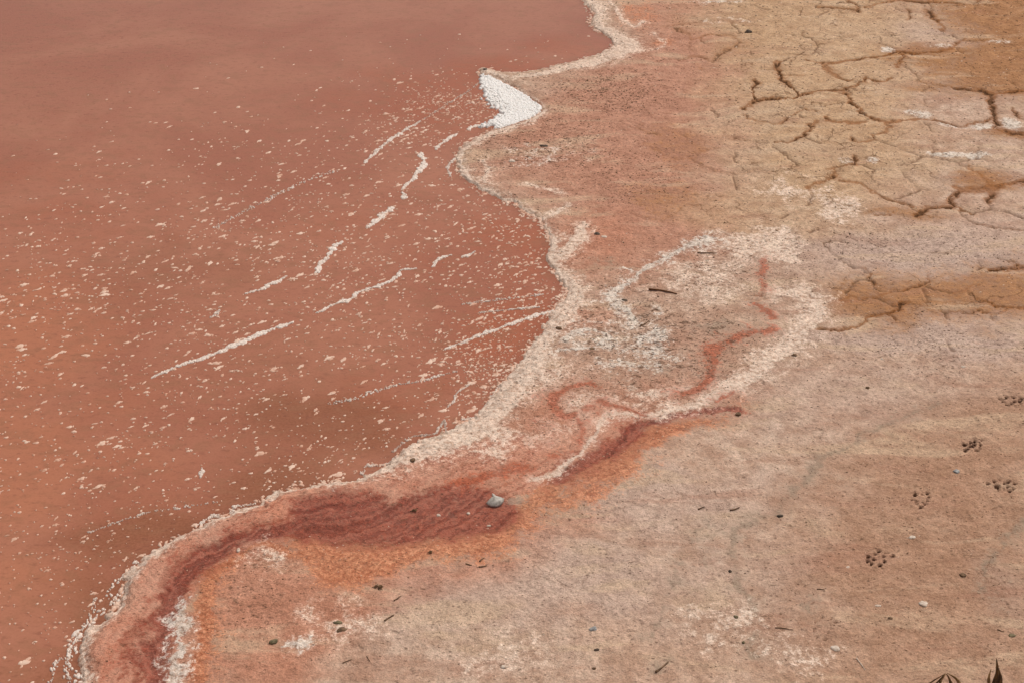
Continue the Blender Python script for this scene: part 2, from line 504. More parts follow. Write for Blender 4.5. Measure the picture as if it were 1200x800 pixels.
# ---- drying cracks: (strength, halfwidth mm, points)
CR = [
    (1, 9, [(888, 120), (904, 117), (933, 116), (944, 112), (960, 110), (992, 108), (1005, 101), (1013, 94), (1029, 98), (1045, 95)]),
    (1, 9, [(987, 111), (997, 119), (998, 125), (1019, 141), (1033, 146), (1067, 145), (1093, 143)]),
    (.8, 8, [(1033, 146), (1041, 152), (1035, 157), (1023, 160), (1017, 168), (1003, 169), (997, 164)]),
    (.9, 10, [(944, 73), (963, 76), (969, 83), (980, 93), (997, 96)]),
    (1, 10, [(973, 77), (995, 73), (1024, 70), (1043, 65), (1051, 63), (1072, 65), (1099, 64), (1115, 57), (1131, 48)]),
    (1, 11, [(1051, 81), (1052, 73), (1057, 65)]),
    (1, 10, [(910, 75), (913, 89), (920, 100), (933, 109), (937, 113)]),
    (.9, 9, [(884, 97), (883, 112), (888, 119), (879, 125), (871, 132)]),
    (.6, 7, [(913, 91), (925, 91), (941, 91)]),
    (.7, 7, [(871, 138), (885, 145), (912, 148), (928, 140), (944, 129), (952, 133), (960, 135)]),
    (.8, 8, [(909, 168), (924, 171), (935, 164), (951, 152), (957, 144)]),
    (.9, 8, [(968, 140), (973, 145), (995, 145), (1013, 145)]),
    (1.2, 15, [(1163, 113), (1160, 128), (1163, 140), (1168, 155), (1184, 160), (1210, 159)]),
    (1, 10, [(1163, 140), (1152, 145), (1128, 152), (1109, 148), (1093, 143)]),
    (1.2, 14, [(1157, 112), (1163, 113), (1176, 111), (1189, 109), (1215, 106)]),
    (.8, 9, [(1163, 113), (1152, 109), (1136, 107), (1115, 105)]),
    (.8, 9, [(1187, 130), (1192, 141), (1210, 145)]),
    (.8, 11, [(960, 11), (981, 11), (1000, 14), (1005, 17)]),
    (.8, 11, [(990, -6), (1004, 9), (1005, 17)]),
    (.8, 12, [(1012, 12), (1019, 9), (1035, 5), (1055, 2)]),
    (.7, 11, [(1063, 14), (1065, 24)]),
    (.9, 12, [(1088, 14), (1091, 23), (1101, 29), (1105, 40)]),
    (.9, 13, [(1060, 2), (1080, 5), (1093, 4), (1109, 4), (1122, 6)]),
    (.8, 9, [(965, 201), (981, 199), (1003, 194), (1003, 185)]),
    (.9, 10, [(981, 199), (973, 211), (960, 219), (950, 224)]),
    (.8, 8, [(984, 213), (1005, 217), (1021, 225), (1035, 234), (1051, 239), (1067, 243)]),
    (.8, 8, [(1026, 254), (1045, 253)]),
    (.9, 8, [(1072, 255), (1093, 246), (1115, 243), (1125, 247), (1138, 252)]),
    (1, 8, [(1119, 221), (1117, 233), (1115, 243)]),
    (1, 12, [(1125, 225), (1160, 222), (1176, 218), (1210, 213)]),
    (1.1, 13, [(1160, 220), (1163, 238)]),
    (.7, 10, [(1160, 219), (1149, 206), (1136, 198)]),
    (.6, 7, [(1144, 264), (1176, 270), (1215, 271)]),
    (.9, 8, [(1160, 317), (1181, 317), (1215, 314)]),
    (.7, 6, [(1008, 318), (1019, 326), (1023, 335)]),
    (.7, 6, [(1056, 341), (1072, 338), (1087, 334), (1084, 324)]),
    (.6, 5, [(950, 350), (971, 355)]),
    (.7, 6, [(985, 355), (997, 352), (1024, 352), (1040, 345)]),
    (.9, 7, [(960, 389), (987, 390), (997, 386), (1012, 382), (1016, 375), (1027, 372), (1041, 371), (1053, 361), (1061, 358)]),
    (.7, 6, [(1041, 371), (1051, 378)]),
    (.8, 7, [(1150, 356), (1168, 362), (1181, 365), (1215, 362)]),
    (.6, 6, [(1115, 367), (1136, 369), (1168, 370), (1181, 365)]),
    (.6, 6, [(1120, 352), (1135, 340), (1150, 338)]),
    (.4, 11, [(763, 32), (785, 33), (820, 27), (825, 25), (857, 28)]),
    (.55, 12, [(793, 35), (812, 48), (831, 44), (857, 44), (869, 53), (847, 64), (833, 75), (815, 68), (799, 71), (785, 72)]),
    (.4, 10, [(812, 63), (807, 56), (812, 48)]),
    (.4, 10, [(815, 77), (820, 84)]),
    (.35, 13, [(751, 149), (756, 171), (783, 187), (809, 189), (820, 181), (841, 177)]),
    (.4, 13, [(809, 189), (825, 200), (860, 205), (890, 200)]),
    (.3, 10, [(788, 157), (804, 165), (801, 171)]),
    (.35, 14, [(740, 252), (775, 262), (805, 245), (830, 235), (875, 232)]),
    (.5, 5, [(885, 350), (893, 348), (901, 349)]),
    (.5, 5, [(870, 355), (885, 357), (900, 352)]),
]
crack = np.zeros(N, np.float32)
stain = np.zeros(N, np.float32)
jx = x + 0.06 * (fbm(x * 18, y * 18, 4, 31, 0.62) - 0.5) + 0.012 * (vn(x * 80, y * 80, 32) - 0.5)
jy = y + 0.06 * (fbm(x * 18, y * 18, 4, 33, 0.62) - 0.5) + 0.012 * (vn(x * 80, y * 80, 34) - 0.5)
cwid = 0.30 + 0.75 * sst(0.3, 0.75, fbm(x * 12, y * 12, 3, 35))
cgap = 0.25 + 0.75 * sst(0.32, 0.52, fbm(x * 8, y * 8, 2, 36))
crack_paths = []
for st, hw, pts in CR:
    P = np.array([(*at(u, v), hw * 0.001) for u, v in pts])
    crack_paths.append((st, P))
    idx = region(P[:, 0].min() - .2, P[:, 0].max() + .2, P[:, 1].min() - .2, P[:, 1].max() + .2)
    d, w = path_field(jx[idx], jy[idx], P)
    w = w * cwid[idx]
    crack[idx] = np.maximum(crack[idx], min(1.0, st) * cgap[idx] * (1 - sst(0.2, 1.3, d / w)))
    stain[idx] = np.maximum(stain[idx], min(1, st) * np.exp(-(d / (w * 2.2 + 0.006)) ** 2))

# ---- mud plates between the cracks: least-cost growth from one point on each plate, cracks are hard to cross
SEEDS = [(900, 25), (935, 10), (978, 5), (1030, 18), (1078, 12), (1112, 16), (1160, 25), (975, 30), (1050, 45), (1120, 80), (1175, 75), (905, 60), (945, 100),
         (1015, 82), (1015, 60), (935, 82), (900, 108), (912, 132), (925, 156), (958, 122), (975, 132), (985, 155), (1020, 153), (1055, 122), (1115, 125),
         (1182, 120), (1188, 152), (1062, 163), (1122, 165), (1180, 178), (1025, 180), (950, 182), (905, 190), (930, 208), (990, 204), (1045, 215), (1090, 210),
         (1090, 235), (1137, 237), (1182, 236), (1184, 203), (1172, 257), (1050, 258), (1000, 236), (1110, 268), (985, 340), (1005, 345), (1040, 332), (1065, 352),
         (1120, 332), (1182, 340), (1120, 358), (1190, 372), (1020, 364), (1085, 372), (1000, 376), (1140, 378), (1175, 355), (845, 53), (825, 57), (798, 52), (815, 36),
         (828, 70), (772, 165), (790, 175), (830, 191), (800, 203), (785, 155)]
cs = 0.012
gx0, gx1, gy0, gy1 = 0.25, 2.9, 3.9, 8.0
cnx, cny = int((gx1 - gx0) / cs), int((gy1 - gy0) / cs)
cX, cY = np.meshgrid(gx0 + cs * np.arange(cnx), gy0 + cs * np.arange(cny))
ccost = np.zeros(cX.size, np.float32)
cxr, cyr = cX.ravel(), cY.ravel()
jcx = cxr + 0.06 * (fbm(cxr * 18, cyr * 18, 4, 31, 0.62) - 0.5)
jcy = cyr + 0.06 * (fbm(cxr * 18, cyr * 18, 4, 33, 0.62) - 0.5)
for st, P in crack_paths:
    d, _ = path_field(jcx, jcy, P)
    ccost = np.maximum(ccost, np.exp(-(d / 0.014) ** 2))
ccost = (1 + 45 * ccost + 2.2 * fbm(cxr * 16, cyr * 16, 2, 40)).reshape(cny, cnx)
lab = np.zeros((cny, cnx), np.int32)
dist = np.full((cny, cnx), 1e9)
hp = []
for k, (u, v) in enumerate(SEEDS):
    a, b = at(u, v)
    i, j = int((b - gy0) / cs), int((a - gx0) / cs)
    if 0 <= i < cny and 0 <= j < cnx:
        dist[i, j] = 0
        lab[i, j] = k + 1
        hp.append((0.0, i, j))
heapq.heapify(hp)
LIM = 62.0
while hp:
    d0, i, j = heapq.heappop(hp)
    if d0 > dist[i, j]: continue
    for di, dj, l in ((1, 0, 1), (-1, 0, 1), (0, 1, 1), (0, -1, 1), (1, 1, 1.41), (1, -1, 1.41), (-1, 1, 1.41), (-1, -1, 1.41)):
        a, b = i + di, j + dj
        if 0 <= a < cny and 0 <= b < cnx:
            nd = d0 + l * ccost[a, b]
            if nd < dist[a, b] and nd < LIM:
                dist[a, b] = nd
                lab[a, b] = lab[i, j]
                heapq.heappush(hp, (nd, a, b))
# hairline joints where two plates meet without a traced crack
edge = np.zeros((cny, cnx), np.float32)
for di, dj in ((1, 0), (0, 1), (1, 1)):
    A = lab[:cny - di, :cnx - dj]
    B = lab[di:, dj:]
    e = (A != B) & (A > 0) & (B > 0)
    edge[:cny - di, :cnx - dj] = np.maximum(edge[:cny - di, :cnx - dj], e)


def coarse(F, px, py, nearest=False):
    fi, fj = (py - gy0) / cs, (px - gx0) / cs
    ok = (fi > 1) & (fj > 1) & (fi < cny - 2) & (fj < cnx - 2)
    fi, fj = np.clip(fi, 0, cny - 2), np.clip(fj, 0, cnx - 2)
    if nearest:
        return np.where(ok, F[np.rint(fi).astype(int), np.rint(fj).astype(int)], 0)
    i, j = fi.astype(int), fj.astype(int)
    a, b = fi - i, fj - j
    r = F[i, j] * (1 - a) * (1 - b) + F[i + 1, j] * a * (1 - b) + F[i, j + 1] * (1 - a) * b + F[i + 1, j + 1] * a * b
    return np.where(ok, r, 0)


hair = (coarse(edge, x, y) * sst(0.40, 0.58, fbm(x * 7, y * 7, 2, 44))).astype(np.float32)
crack = np.maximum(crack, 0.55 * hair)
stain = np.maximum(stain, 0.35 * hair)
plate_dome = np.zeros(N, np.float32)

# ---- animal tracks pressed into the damp flat: small pits
PRINTS = [((1140, 525), .95, 25), ((1174, 572), .7, -10), ((1078, 587), 1.0, 70), ((1033, 657), 1.0, 20), ((1187, 472), 1.0, 5), ((966, 738), .35, 60)]
pit = np.zeros(N, np.float32)
print_lab = np.zeros(N, np.int32)
for k, ((u, v), st, ang) in enumerate(PRINTS):
    cx, cy = at(u, v)
    r = random.Random(100 + k)
    ca, sa = math.cos(math.radians(ang)), math.sin(math.radians(ang))
    idx = region(cx - .09, cx + .09, cy - .09, cy + .09)
    dd = np.hypot(x[idx] - cx, (y[idx] - cy) * 0.9)
    print_lab[idx] = np.where(dd < 0.06 + 0.012 * wob2x[idx], k + 1, print_lab[idx])
    spots = []
    for _ in range(120):
        a, q = r.uniform(0, 6.28), math.sqrt(r.random())
        sp_ = (0.044 * q * math.cos(a), 0.027 * q * math.sin(a))
        if all(math.hypot(sp_[0] - o[0], sp_[1] - o[1]) > 0.0138 for o in spots) and len(spots) < 11:
            spots.append((*sp_, r.uniform(.6, 1.15) * (1.15 - .4 * q)))
    for sx, sy, s in spots:
        px, py = cx + sx * ca - sy * sa * 1.0, cy + sx * sa + sy * ca
        q = np.hypot((x[idx] + .014 * wob2x[idx] - px) / (0.0066 * s), (y[idx] + .014 * wob2y[idx] - py) / (0.0062 * s))
        pit[idx] = np.maximum(pit[idx], st * (1 - sst(0.45, 1.3, q)))

# ---- lie of the land
f_slow = fbm(x * 1.6, y * 1.6, 2, 50) - 0.5
f_mid = fbm(x * 11, y * 11, 3, 51) - 0.5
f_fin = fbm(x * 60, y * 60, 3, 52) - 0.5
near = sst(4.3, 3.3, y)                                     # the bank grows towards the south of the bay
rise = sst(-0.012, 0.05, D)
z = np.where(D > 0, 0.0045 + 0.008 * rise + 0.006 * sst(0, 0.6, D), 0.0)
z = z + np.clip(rise, 0, 1) * (0.008 * f_slow + 0.006 * f_mid * (0.4 + rise))
bank = near * (1 - sst(0.04, 0.32, D)) * sst(-0.004, 0.06, D)
z += 0.014 * bank
stri = fbm(D * 130 + 3.5 * wob1x, (x - y) * 2.2 + D * 10, 4, 60, 0.7) - 0.5
stri2 = fbm(D * 26, (x - y) * 2.0, 2, 63) - 0.5
z += berm * (0.005 * stri + 0.006 * stri2) * sst(0.01, 0.06, D)
z -= 0.007 * maroon * near * sst(0.02, 0.1, D)
ridged = 1 - np.abs(2 * fbm(x * 40, y * 40, 2, 64) - 1)
z += np.clip(rise, 0, 1) * (0.0052 * f_fin + 0.0022 * (ridged - 0.6) * (0.5 + debris_zone))
z += 0.0035 * mx(rim_main, rim_fork, rim_north, rim_thin) * (0.6 + 1.6 * f_fin) + 0.002 * lip
z += 0.004 * np.clip(m_white, 0, 1) * (0.5 + 2 * f_fin)
z = np.where(D > 0.02, np.maximum(z, 0.004), z)
z -= 0.010 * crack + 0.003 * stain
z -= 0.016 * pit
under = -0.010 - 0.22 * np.clip(-D, 0, 0.5) - 0.03 * np.clip(-D - 0.5, 0, 3)
z = np.where(D > 0, np.maximum(z, -0.012), np.minimum(z + D * 0.6, 0) + np.where(D < -0.01, under * sst(-0.01, -0.06, D), 0))
z = z.astype(np.float32)

Zg = z.reshape(NY, NX)
dzy, dzx = np.gradient(Zg.astype(np.float64), ys, xs)
NRM = np.dstack([-dzx, -dzy, np.ones_like(dzx)])
NRM /= np.linalg.norm(NRM, axis=2, keepdims=True)
NRM = NRM.reshape(-1, 3).astype(np.float32)
wet = np.clip((1 - sst(0.0, 0.035, D)) * (D > -0.2) + 0.6 * maroon, 0, 1)

MASKS = {
    'maska': np.column_stack([m_white, m_cream, red, maroon]),
    'maskb': np.column_stack([orange, berm, salmon, pinkish]),
    'maskc': np.column_stack([ochre, yellow, lilac, tan]),
    'maskd': np.column_stack([grey, crack, stain, pit]),
    'maske': np.column_stack([debris_zone, np.clip(stri + 0.5, 0, 1), wet, np.clip(stri2 + 0.5, 0, 1)]),
}
MASKS = {k: np.ascontiguousarray(v, np.float32) for k, v in MASKS.items()}


# ------------------------------------------------------------------ material of the shore
def shore_material():
    t = NT('salt_flat_mud')
    P = t.n('ShaderNodeNewGeometry').outputs['Position']
    n_big = t.noise(P, 2.2, 4, 0.6)
    n_mid = t.noise(P, 16, 5, 0.65)
    n_fin = t.noise(P, 75, 4, 0.7)
    n_gr = t.noise(P, 240, 3, 0.7)
    n_str = t.noise(t.scalevec(P, (0.62, 1.0, 1)), 130, 4, 0.75, 0.5)
    white, cream, red_, mar = t.rgba('maska')
    orng, brm, slm, pnk = t.rgba('maskb')
    och, yel, lil, tn = t.rgba('maskc')
    gry, crk, stn, pt = t.rgba('maskd')
    deb, st1, wt, st2 = t.rgba('maske')
    brk = t.math('SUBTRACT', t.math('ADD', t.math('ADD', t.math('MULTIPLY', t.ramp(n_mid, 0.3, 0.7, 0, 1, False), 0.42), t.math('MULTIPLY', t.ramp(n_fin, 0.3, 0.7, 0, 1, False), 0.36)), t.math('MULTIPLY', t.ramp(n_gr, 0.3, 0.7, 0, 1, False), 0.22)), 0.5)

    def eat(mask, lo, hi, k):
        return t.math('MULTIPLY', t.ramp(t.math('ADD', mask, t.math('MULTIPLY', brk, k)), lo, hi), t.ramp(mask, 0.02, 0.22))

    # dry crust, mottled
    c = t.mix(t.ramp(n_mid, 0.32, 0.68), lin(188, 150, 126), lin(208, 178, 156))
    c = t.mix(t.ramp(n_big, 0.35, 0.65, 0.0, 0.5), c, lin(190, 150, 124))
    c = t.mix(t.math('MULTIPLY', lil, 0.75), c, t.mix(n_fin, lin(186, 155, 138), lin(208, 182, 166)))
    c = t.mix(t.math('MULTIPLY', tn, 0.7), c, t.mix(n_mid, lin(160, 114, 84), lin(178, 134, 104)))
    c = t.mix(t.math('MULTIPLY', pnk, 0.8), c, t.mix(n_mid, lin(176, 116, 92), lin(198, 142, 114)))
    c = t.mix(t.math('MULTIPLY', yel, 0.62), c, t.mix(n_mid, lin(186, 142, 98), lin(206, 170, 128)))
    c = t.mix(t.math('MULTIPLY', eat(och, 0.1, 0.9, 0.9), 0.8), c, t.mix(n_mid, lin(148, 92, 44), lin(178, 122, 68)))
    c = t.mix(t.math('MULTIPLY', slm, 0.75), c, t.mix(n_mid, lin(180, 108, 80), lin(204, 142, 112)))
    # wash lines: thin films of paler and darker silt left along the level
    nw = t.noise(t.scalevec(P, (0.7, 2.6, 1)), 3.0, 5, 0.62, 0.5)
    c = t.mix(t.ramp(nw, 0.52, 0.66, 0, 0.6), c, lin(206, 174, 144))
    c = t.mix(t.ramp(nw, 0.46, 0.32, 0, 0.42), c, lin(170, 120, 96))
    # bank with its flow lines
    bcol = t.mix(t.ramp(st1, 0.28, 0.60), lin(166, 96, 74), lin(206, 146, 120))
    bcol = t.mix(t.ramp(st2, 0.35, 0.7, 0.0, 0.45), bcol, lin(206, 150, 122))
    bcol = t.mix(t.ramp(n_mid, 0.4, 0.65, 0, 0.5), bcol, lin(188, 116, 86))
    bcol = t.mix(t.ramp(n_big, 0.5, 0.62, 0, 0.45), bcol, lin(214, 164, 138))
    c = t.mix(eat(brm, 0.35, 0.65, 0.5), c, bcol)
    # orange, maroon and red mud
    c = t.mix(t.math('MULTIPLY', eat(orng, 0.20, 0.85, 1.6), 0.84), c, t.mix(t.ramp(n_fin, 0.35, 0.65), lin(178, 96, 60), lin(208, 140, 102)))
    mcol = t.mix(t.ramp(st1, 0.34, 0.66), lin(120, 56, 43), lin(170, 100, 80))
    mcol = t.mix(t.ramp(n_fin, 0.42, 0.66, 0, 0.6), mcol, lin(150, 66, 46))
    c = t.mix(t.math('MULTIPLY', eat(mar, 0.24, 0.8, 1.5), 0.90), c, mcol)
    # grey silt veins
    c = t.mix(t.math('MULTIPLY', eat(gry, 0.30, 0.95, 2.4), 0.68), c, t.mix(n_fin, lin(112, 96, 80), lin(166, 144, 122)))
    # salt
    c = t.mix(t.math('MULTIPLY', eat(cream, 0.20, 0.78, 1.5), 0.88), c, t.mix(t.ramp(n_fin, 0.3, 0.6), lin(210, 168, 142), lin(234, 210, 190)))
    c = t.mix(t.math('MULTIPLY', eat(red_, 0.34, 0.98, 2.3), 0.82), c, t.mix(t.ramp(n_fin, 0.35, 0.65), lin(144, 66, 42), lin(186, 102, 72)))
    c = t.mix(t.math('MULTIPLY', eat(white, 0.24, 0.72, 1.8), 0.88), c, t.mix(t.ramp(n_fin, 0.3, 0.6), lin(204, 176, 154), lin(228, 214, 200)))
    # crack stains and the damp mud at the bottom of cracks and prints
    c = t.mix(t.math('MULTIPLY', t.ramp(t.math('ADD', stn, t.math('MULTIPLY', brk, 0.5)), 0.15, 0.95), 0.72), c, lin(150, 92, 44))
    c = t.mix(t.ramp(t.math('ADD', crk, t.math('MULTIPLY', brk, 0.25)), 0.22, 0.70, 0, 0.9), c, lin(92, 58, 30))
    c = t.mix(t.ramp(pt, 0.12, 0.5, 0, 0.95), c, lin(74, 42, 27))
    # hairline crazing of the drying crust, broken up
    wv = t.n('ShaderNodeVectorMath', operation='ADD')
    nz = t.n('ShaderNodeTexNoise')
    t.put(nz.inputs['Vector'], P)
    nz.inputs['Scale'].default_value = 14
    nz.inputs['Detail'].default_value = 4
    sc = t.n('ShaderNodeVectorMath', operation='SCALE')
    t.put(sc.inputs[0], nz.outputs['Color'])
    sc.inputs['Scale'].default_value = 0.16
    t.put(wv.inputs[0], P)
    t.put(wv.inputs[1], sc.outputs[0])
    vc = t.n('ShaderNodeTexVoronoi', feature='DISTANCE_TO_EDGE', voronoi_dimensions='2D')
    t.put(vc.inputs['Vector'], wv.outputs[0])
    vc.inputs['Scale'].default_value = 7.0
    craz = t.math('MULTIPLY', t.ramp(vc.outputs['Distance'], 0.010, 0.034, 1, 0), t.ramp(t.noise(P, 6, 3, 0.6), 0.47, 0.58))
    zone = t.math('MAXIMUM', t.math('MAXIMUM', och, yel), t.math('MULTIPLY', lil, 0.45), clamp=True)
    craz = t.math('MULTIPLY', craz, zone)
    c = t.mix(t.math('MULTIPLY', craz, 0.6), c, lin(122, 80, 46))
    # grain: dark organic specks and crust-flake shadows painted into the colour, pale salt grains
    clean = t.math('SUBTRACT', 1.0, t.math('MULTIPLY', t.ramp(cream, 0.45, 1.0), 0.65))
    sp = t.n('ShaderNodeTexVoronoi', feature='F1')
    t.put(sp.inputs['Vector'], t.scalevec(P, (0.75, 1.0, 1)))
    sp.inputs['Scale'].default_value = 85
    sp.inputs['Randomness'].default_value = 1.0
    spc = t.n('ShaderNodeSeparateColor')
    t.put(spc.inputs[0], sp.outputs['Color'])
    chance = t.math('ADD', 0.30, t.math('MULTIPLY', deb, 0.35))
    spot = t.math('MULTIPLY', t.math('LESS_THAN', spc.outputs[0], chance), t.ramp(sp.outputs['Distance'], 0.16, 0.34, 1, 0))
    spot = t.math('MULTIPLY', spot, t.ramp(n_str, 0.40, 0.52))
    c = t.mix(t.math('MULTIPLY', t.math('MULTIPLY', spot, clean), 0.62), c, lin(92, 62, 46))
    strk = t.ramp(n_str, 0.565, 0.67)
    c = t.mix(t.math('MULTIPLY', t.math('MULTIPLY', strk, clean), t.math('ADD', 0.50, t.math('MULTIPLY', deb, 0.25))), c, lin(112, 80, 58))
    dash = t.ramp(t.math('ADD', t.noise(t.scalevec(P, (0.55, 1.0, 1.0)), 62, 4, 0.7, 0.8), t.math('MULTIPLY', deb, 0.065)), 0.61, 0.68)
    c = t.mix(t.math('MULTIPLY', t.math('MULTIPLY', dash, clean), t.math('ADD', 0.50, t.math('MULTIPLY', deb, 0.3))), c, lin(92, 64, 46))
    pale = t.ramp(n_str, 0.36, 0.26)
    c = t.mix(t.math('MULTIPLY', pale, 0.55), c, lin(230, 206, 184))
    # fine tonal grain
    g = t.math('MULTIPLY', t.ramp(n_gr, 0.25, 0.75, 0.74, 1.26, False), t.math('MULTIPLY', t.ramp(n_fin, 0.28, 0.72, 0.82, 1.18, False), t.ramp(n_mid, 0.3, 0.7, 0.90, 1.10, False)))
    vm = t.n('ShaderNodeVectorMath', operation='SCALE')
    t.put(vm.inputs[0], c)
    t.put(vm.inputs['Scale'], g)
    c = vm.outputs[0]
    # wet margin darkens
    c = t.mix(t.math('MULTIPLY', t.math('MULTIPLY', wt, t.math('SUBTRACT', 1.0, cream)), 0.10), c, lin(120, 60, 44))
    b = t.n('ShaderNodeBsdfPrincipled')
    t.put(b.inputs['Base Color'], c)
    t.put(b.inputs['Roughness'], t.ramp(wt, 0, 1, 0.9, 0.55))
    b.inputs['Specular IOR Level'].default_value = 0.25
    hgt = t.math('ADD', t.math('MULTIPLY', t.math('SUBTRACT', n_str, craz), 0.9), t.math('ADD', t.math('MULTIPLY', n_gr, 0.5), t.math('MULTIPLY', n_fin, 1.2)))
    bp = t.n('ShaderNodeBump')
    bp.inputs['Strength'].default_value = 0.9
    bp.inputs['Distance'].default_value = 0.006
    t.put(bp.inputs['Height'], hgt)
    t.t.links.new(bp.outputs[0], b.inputs['Normal'])
    return t.out(b.outputs[0])


M_SHORE = shore_material()
P3 = np.column_stack([x, y, z]).astype(np.float32)
I = np.arange(NY * NX).reshape(NY, NX)
QUADS = np.stack([I[:-1, :-1], I[:-1, 1:], I[1:, 1:], I[1:, :-1]], axis=2).reshape(-1, 4)
qx, qy = x[QUADS].mean(1), y[QUADS].mean(1)

# which piece of the shore each face belongs to
FID = np.zeros(len(QUADS), np.int32)
NAMES = {0: 'ground'}


def assign(mask_bool, name, nid):
    FID[mask_bool] = nid
    NAMES[nid] = name


q0 = QUADS[:, 0]
okq = (D[q0] > 0.0)
nid = 1
for nm, m in (('orange_mud', orange), ('maroon_mud', maroon), ('red_mud', red), ('cream_crust', salt_cream),
              ('salt_rim', mx(rim_main, rim_fork, rim_thin)), ('salt_rim', rim_north), ('salt_patch', salt_west), ('salt_patch', salt_flakes),
              ('salt_patch', salt_south), ('salt_patch', salt_pale)):
    assign((m[q0] > 0.55) & okq & (np.abs(qx) < 3), nm, nid)
    nid += 1
pl = coarse(lab, qx, qy, True).astype(np.int32)
pl_nid0 = nid
for k in range(1, len(SEEDS) + 1):
    sel = (pl == k) & okq
    if sel.sum() < 60: continue
    assign(sel, 'mud_plate', nid)
    nid += 1
for k in range(1, len(PRINTS) + 1):
    assign(print_lab[q0] == k, 'paw_print', nid)
    nid += 1


def shore_piece(fid, parent):
    F = QUADS[FID == fid]
    if len(F) == 0: return None
    used, inv = np.unique(F, return_inverse=True)
    me = fast_mesh(NAMES[fid], P3[used], inv.reshape(-1, 4), M_SHORE)
    for k, v in MASKS.items():
        a = me.attributes.new(k, 'FLOAT_COLOR', 'POINT')
        a.data.foreach_set('color', v[used].ravel())
    me.normals_split_custom_set_from_vertices(NRM[used])
    o = bpy.data.objects.new(NAMES[fid], me)
    COL.objects.link(o)
    if parent: o.parent = parent
    return o


ground = shore_piece(0, None)
tag(ground, 'dry beige and pink salt flat sloping into the lake', kind='structure')
PART_LABEL = {'salt_rim': 'cream salt rim along the edge of the pink water', 'maroon_mud': 'dark maroon streaked mud along the bank',
              'orange_mud': 'bright orange mud beside the maroon band', 'red_mud': 'brick red curled mud stains'}
for fid in range(1, nid):
    o = shore_piece(fid, ground)
    if o and NAMES[fid] in PART_LABEL: o['label'] = PART_LABEL[NAMES[fid]]

# ================================================================== THE LAKE
wxs = axis(np.arange(-3.2, 1.0, 0.02), -380, 30)
wys = axis(np.arange(1.6, 8.6, 0.02), -190, 195)
WX, WY = np.meshgrid(wxs, wys)
wx, wy = WX.ravel(), WY.ravel()
wD = shore_sdf(wx, wy)
wv1, wv2 = fbm(wx * 2.2, wy * 2.2, 3, 71) - 0.5, fbm(wx * 2.2, wy * 2.2, 3, 72) - 0.5


def wblob(u, v, ru, rv, gain=1.0, warp=0.5):
    cx, cy = at(u, v, 0)
    rx = ru * mpp(u, v)
    ry = abs(at(u, v - rv, 0)[1] - at(u, v + rv, 0)[1]) / 2
    return (gain * (1 - sst(0.1, 1.6, np.hypot((wx + warp * wv1 - cx) / rx, (wy + warp * wv2 - cy) / ry)))).astype(np.float32)


w_orange = mx(wblob(30, 400, 110, 110), wblob(60, 530, 130, 70, 0.8), wblob(150, 480, 90, 50, 0.5), wblob(20, 660, 90, 50, 0.7), wblob(40, 320, 120, 40, 0.5))
w_rust = mx(wblob(560, 95, 130, 26), wblob(610, 190, 60, 60, 0.9), wblob(600, 290, 90, 60, 0.9), wblob(590, 400, 70, 60, 1.0), wblob(530, 130, 130, 40, 0.8), wblob(660, 62, 60, 20, 0.7),
            wblob(40, 210, 150, 40, 0.45), wblob(100, 270, 160, 40, 0.45), wblob(480, 480, 90, 40, 0.6), wblob(430, 260, 120, 60, 0.4))
w_brown = mx(wblob(420, 500, 130, 50, 0.9), wblob(310, 560, 120, 40, 0.9), wblob(190, 610, 120, 36, 1.0), wblob(120, 690, 90, 60, 0.8), wblob(200, 320, 150, 50, 0.45),
             wblob(330, 430, 120, 50, 0.4), wblob(60, 770, 100, 40, 0.7))
wm = np.ascontiguousarray(np.column_stack([w_orange, w_rust, w_brown, np.clip(-wD, 0, 1)]), np.float32)


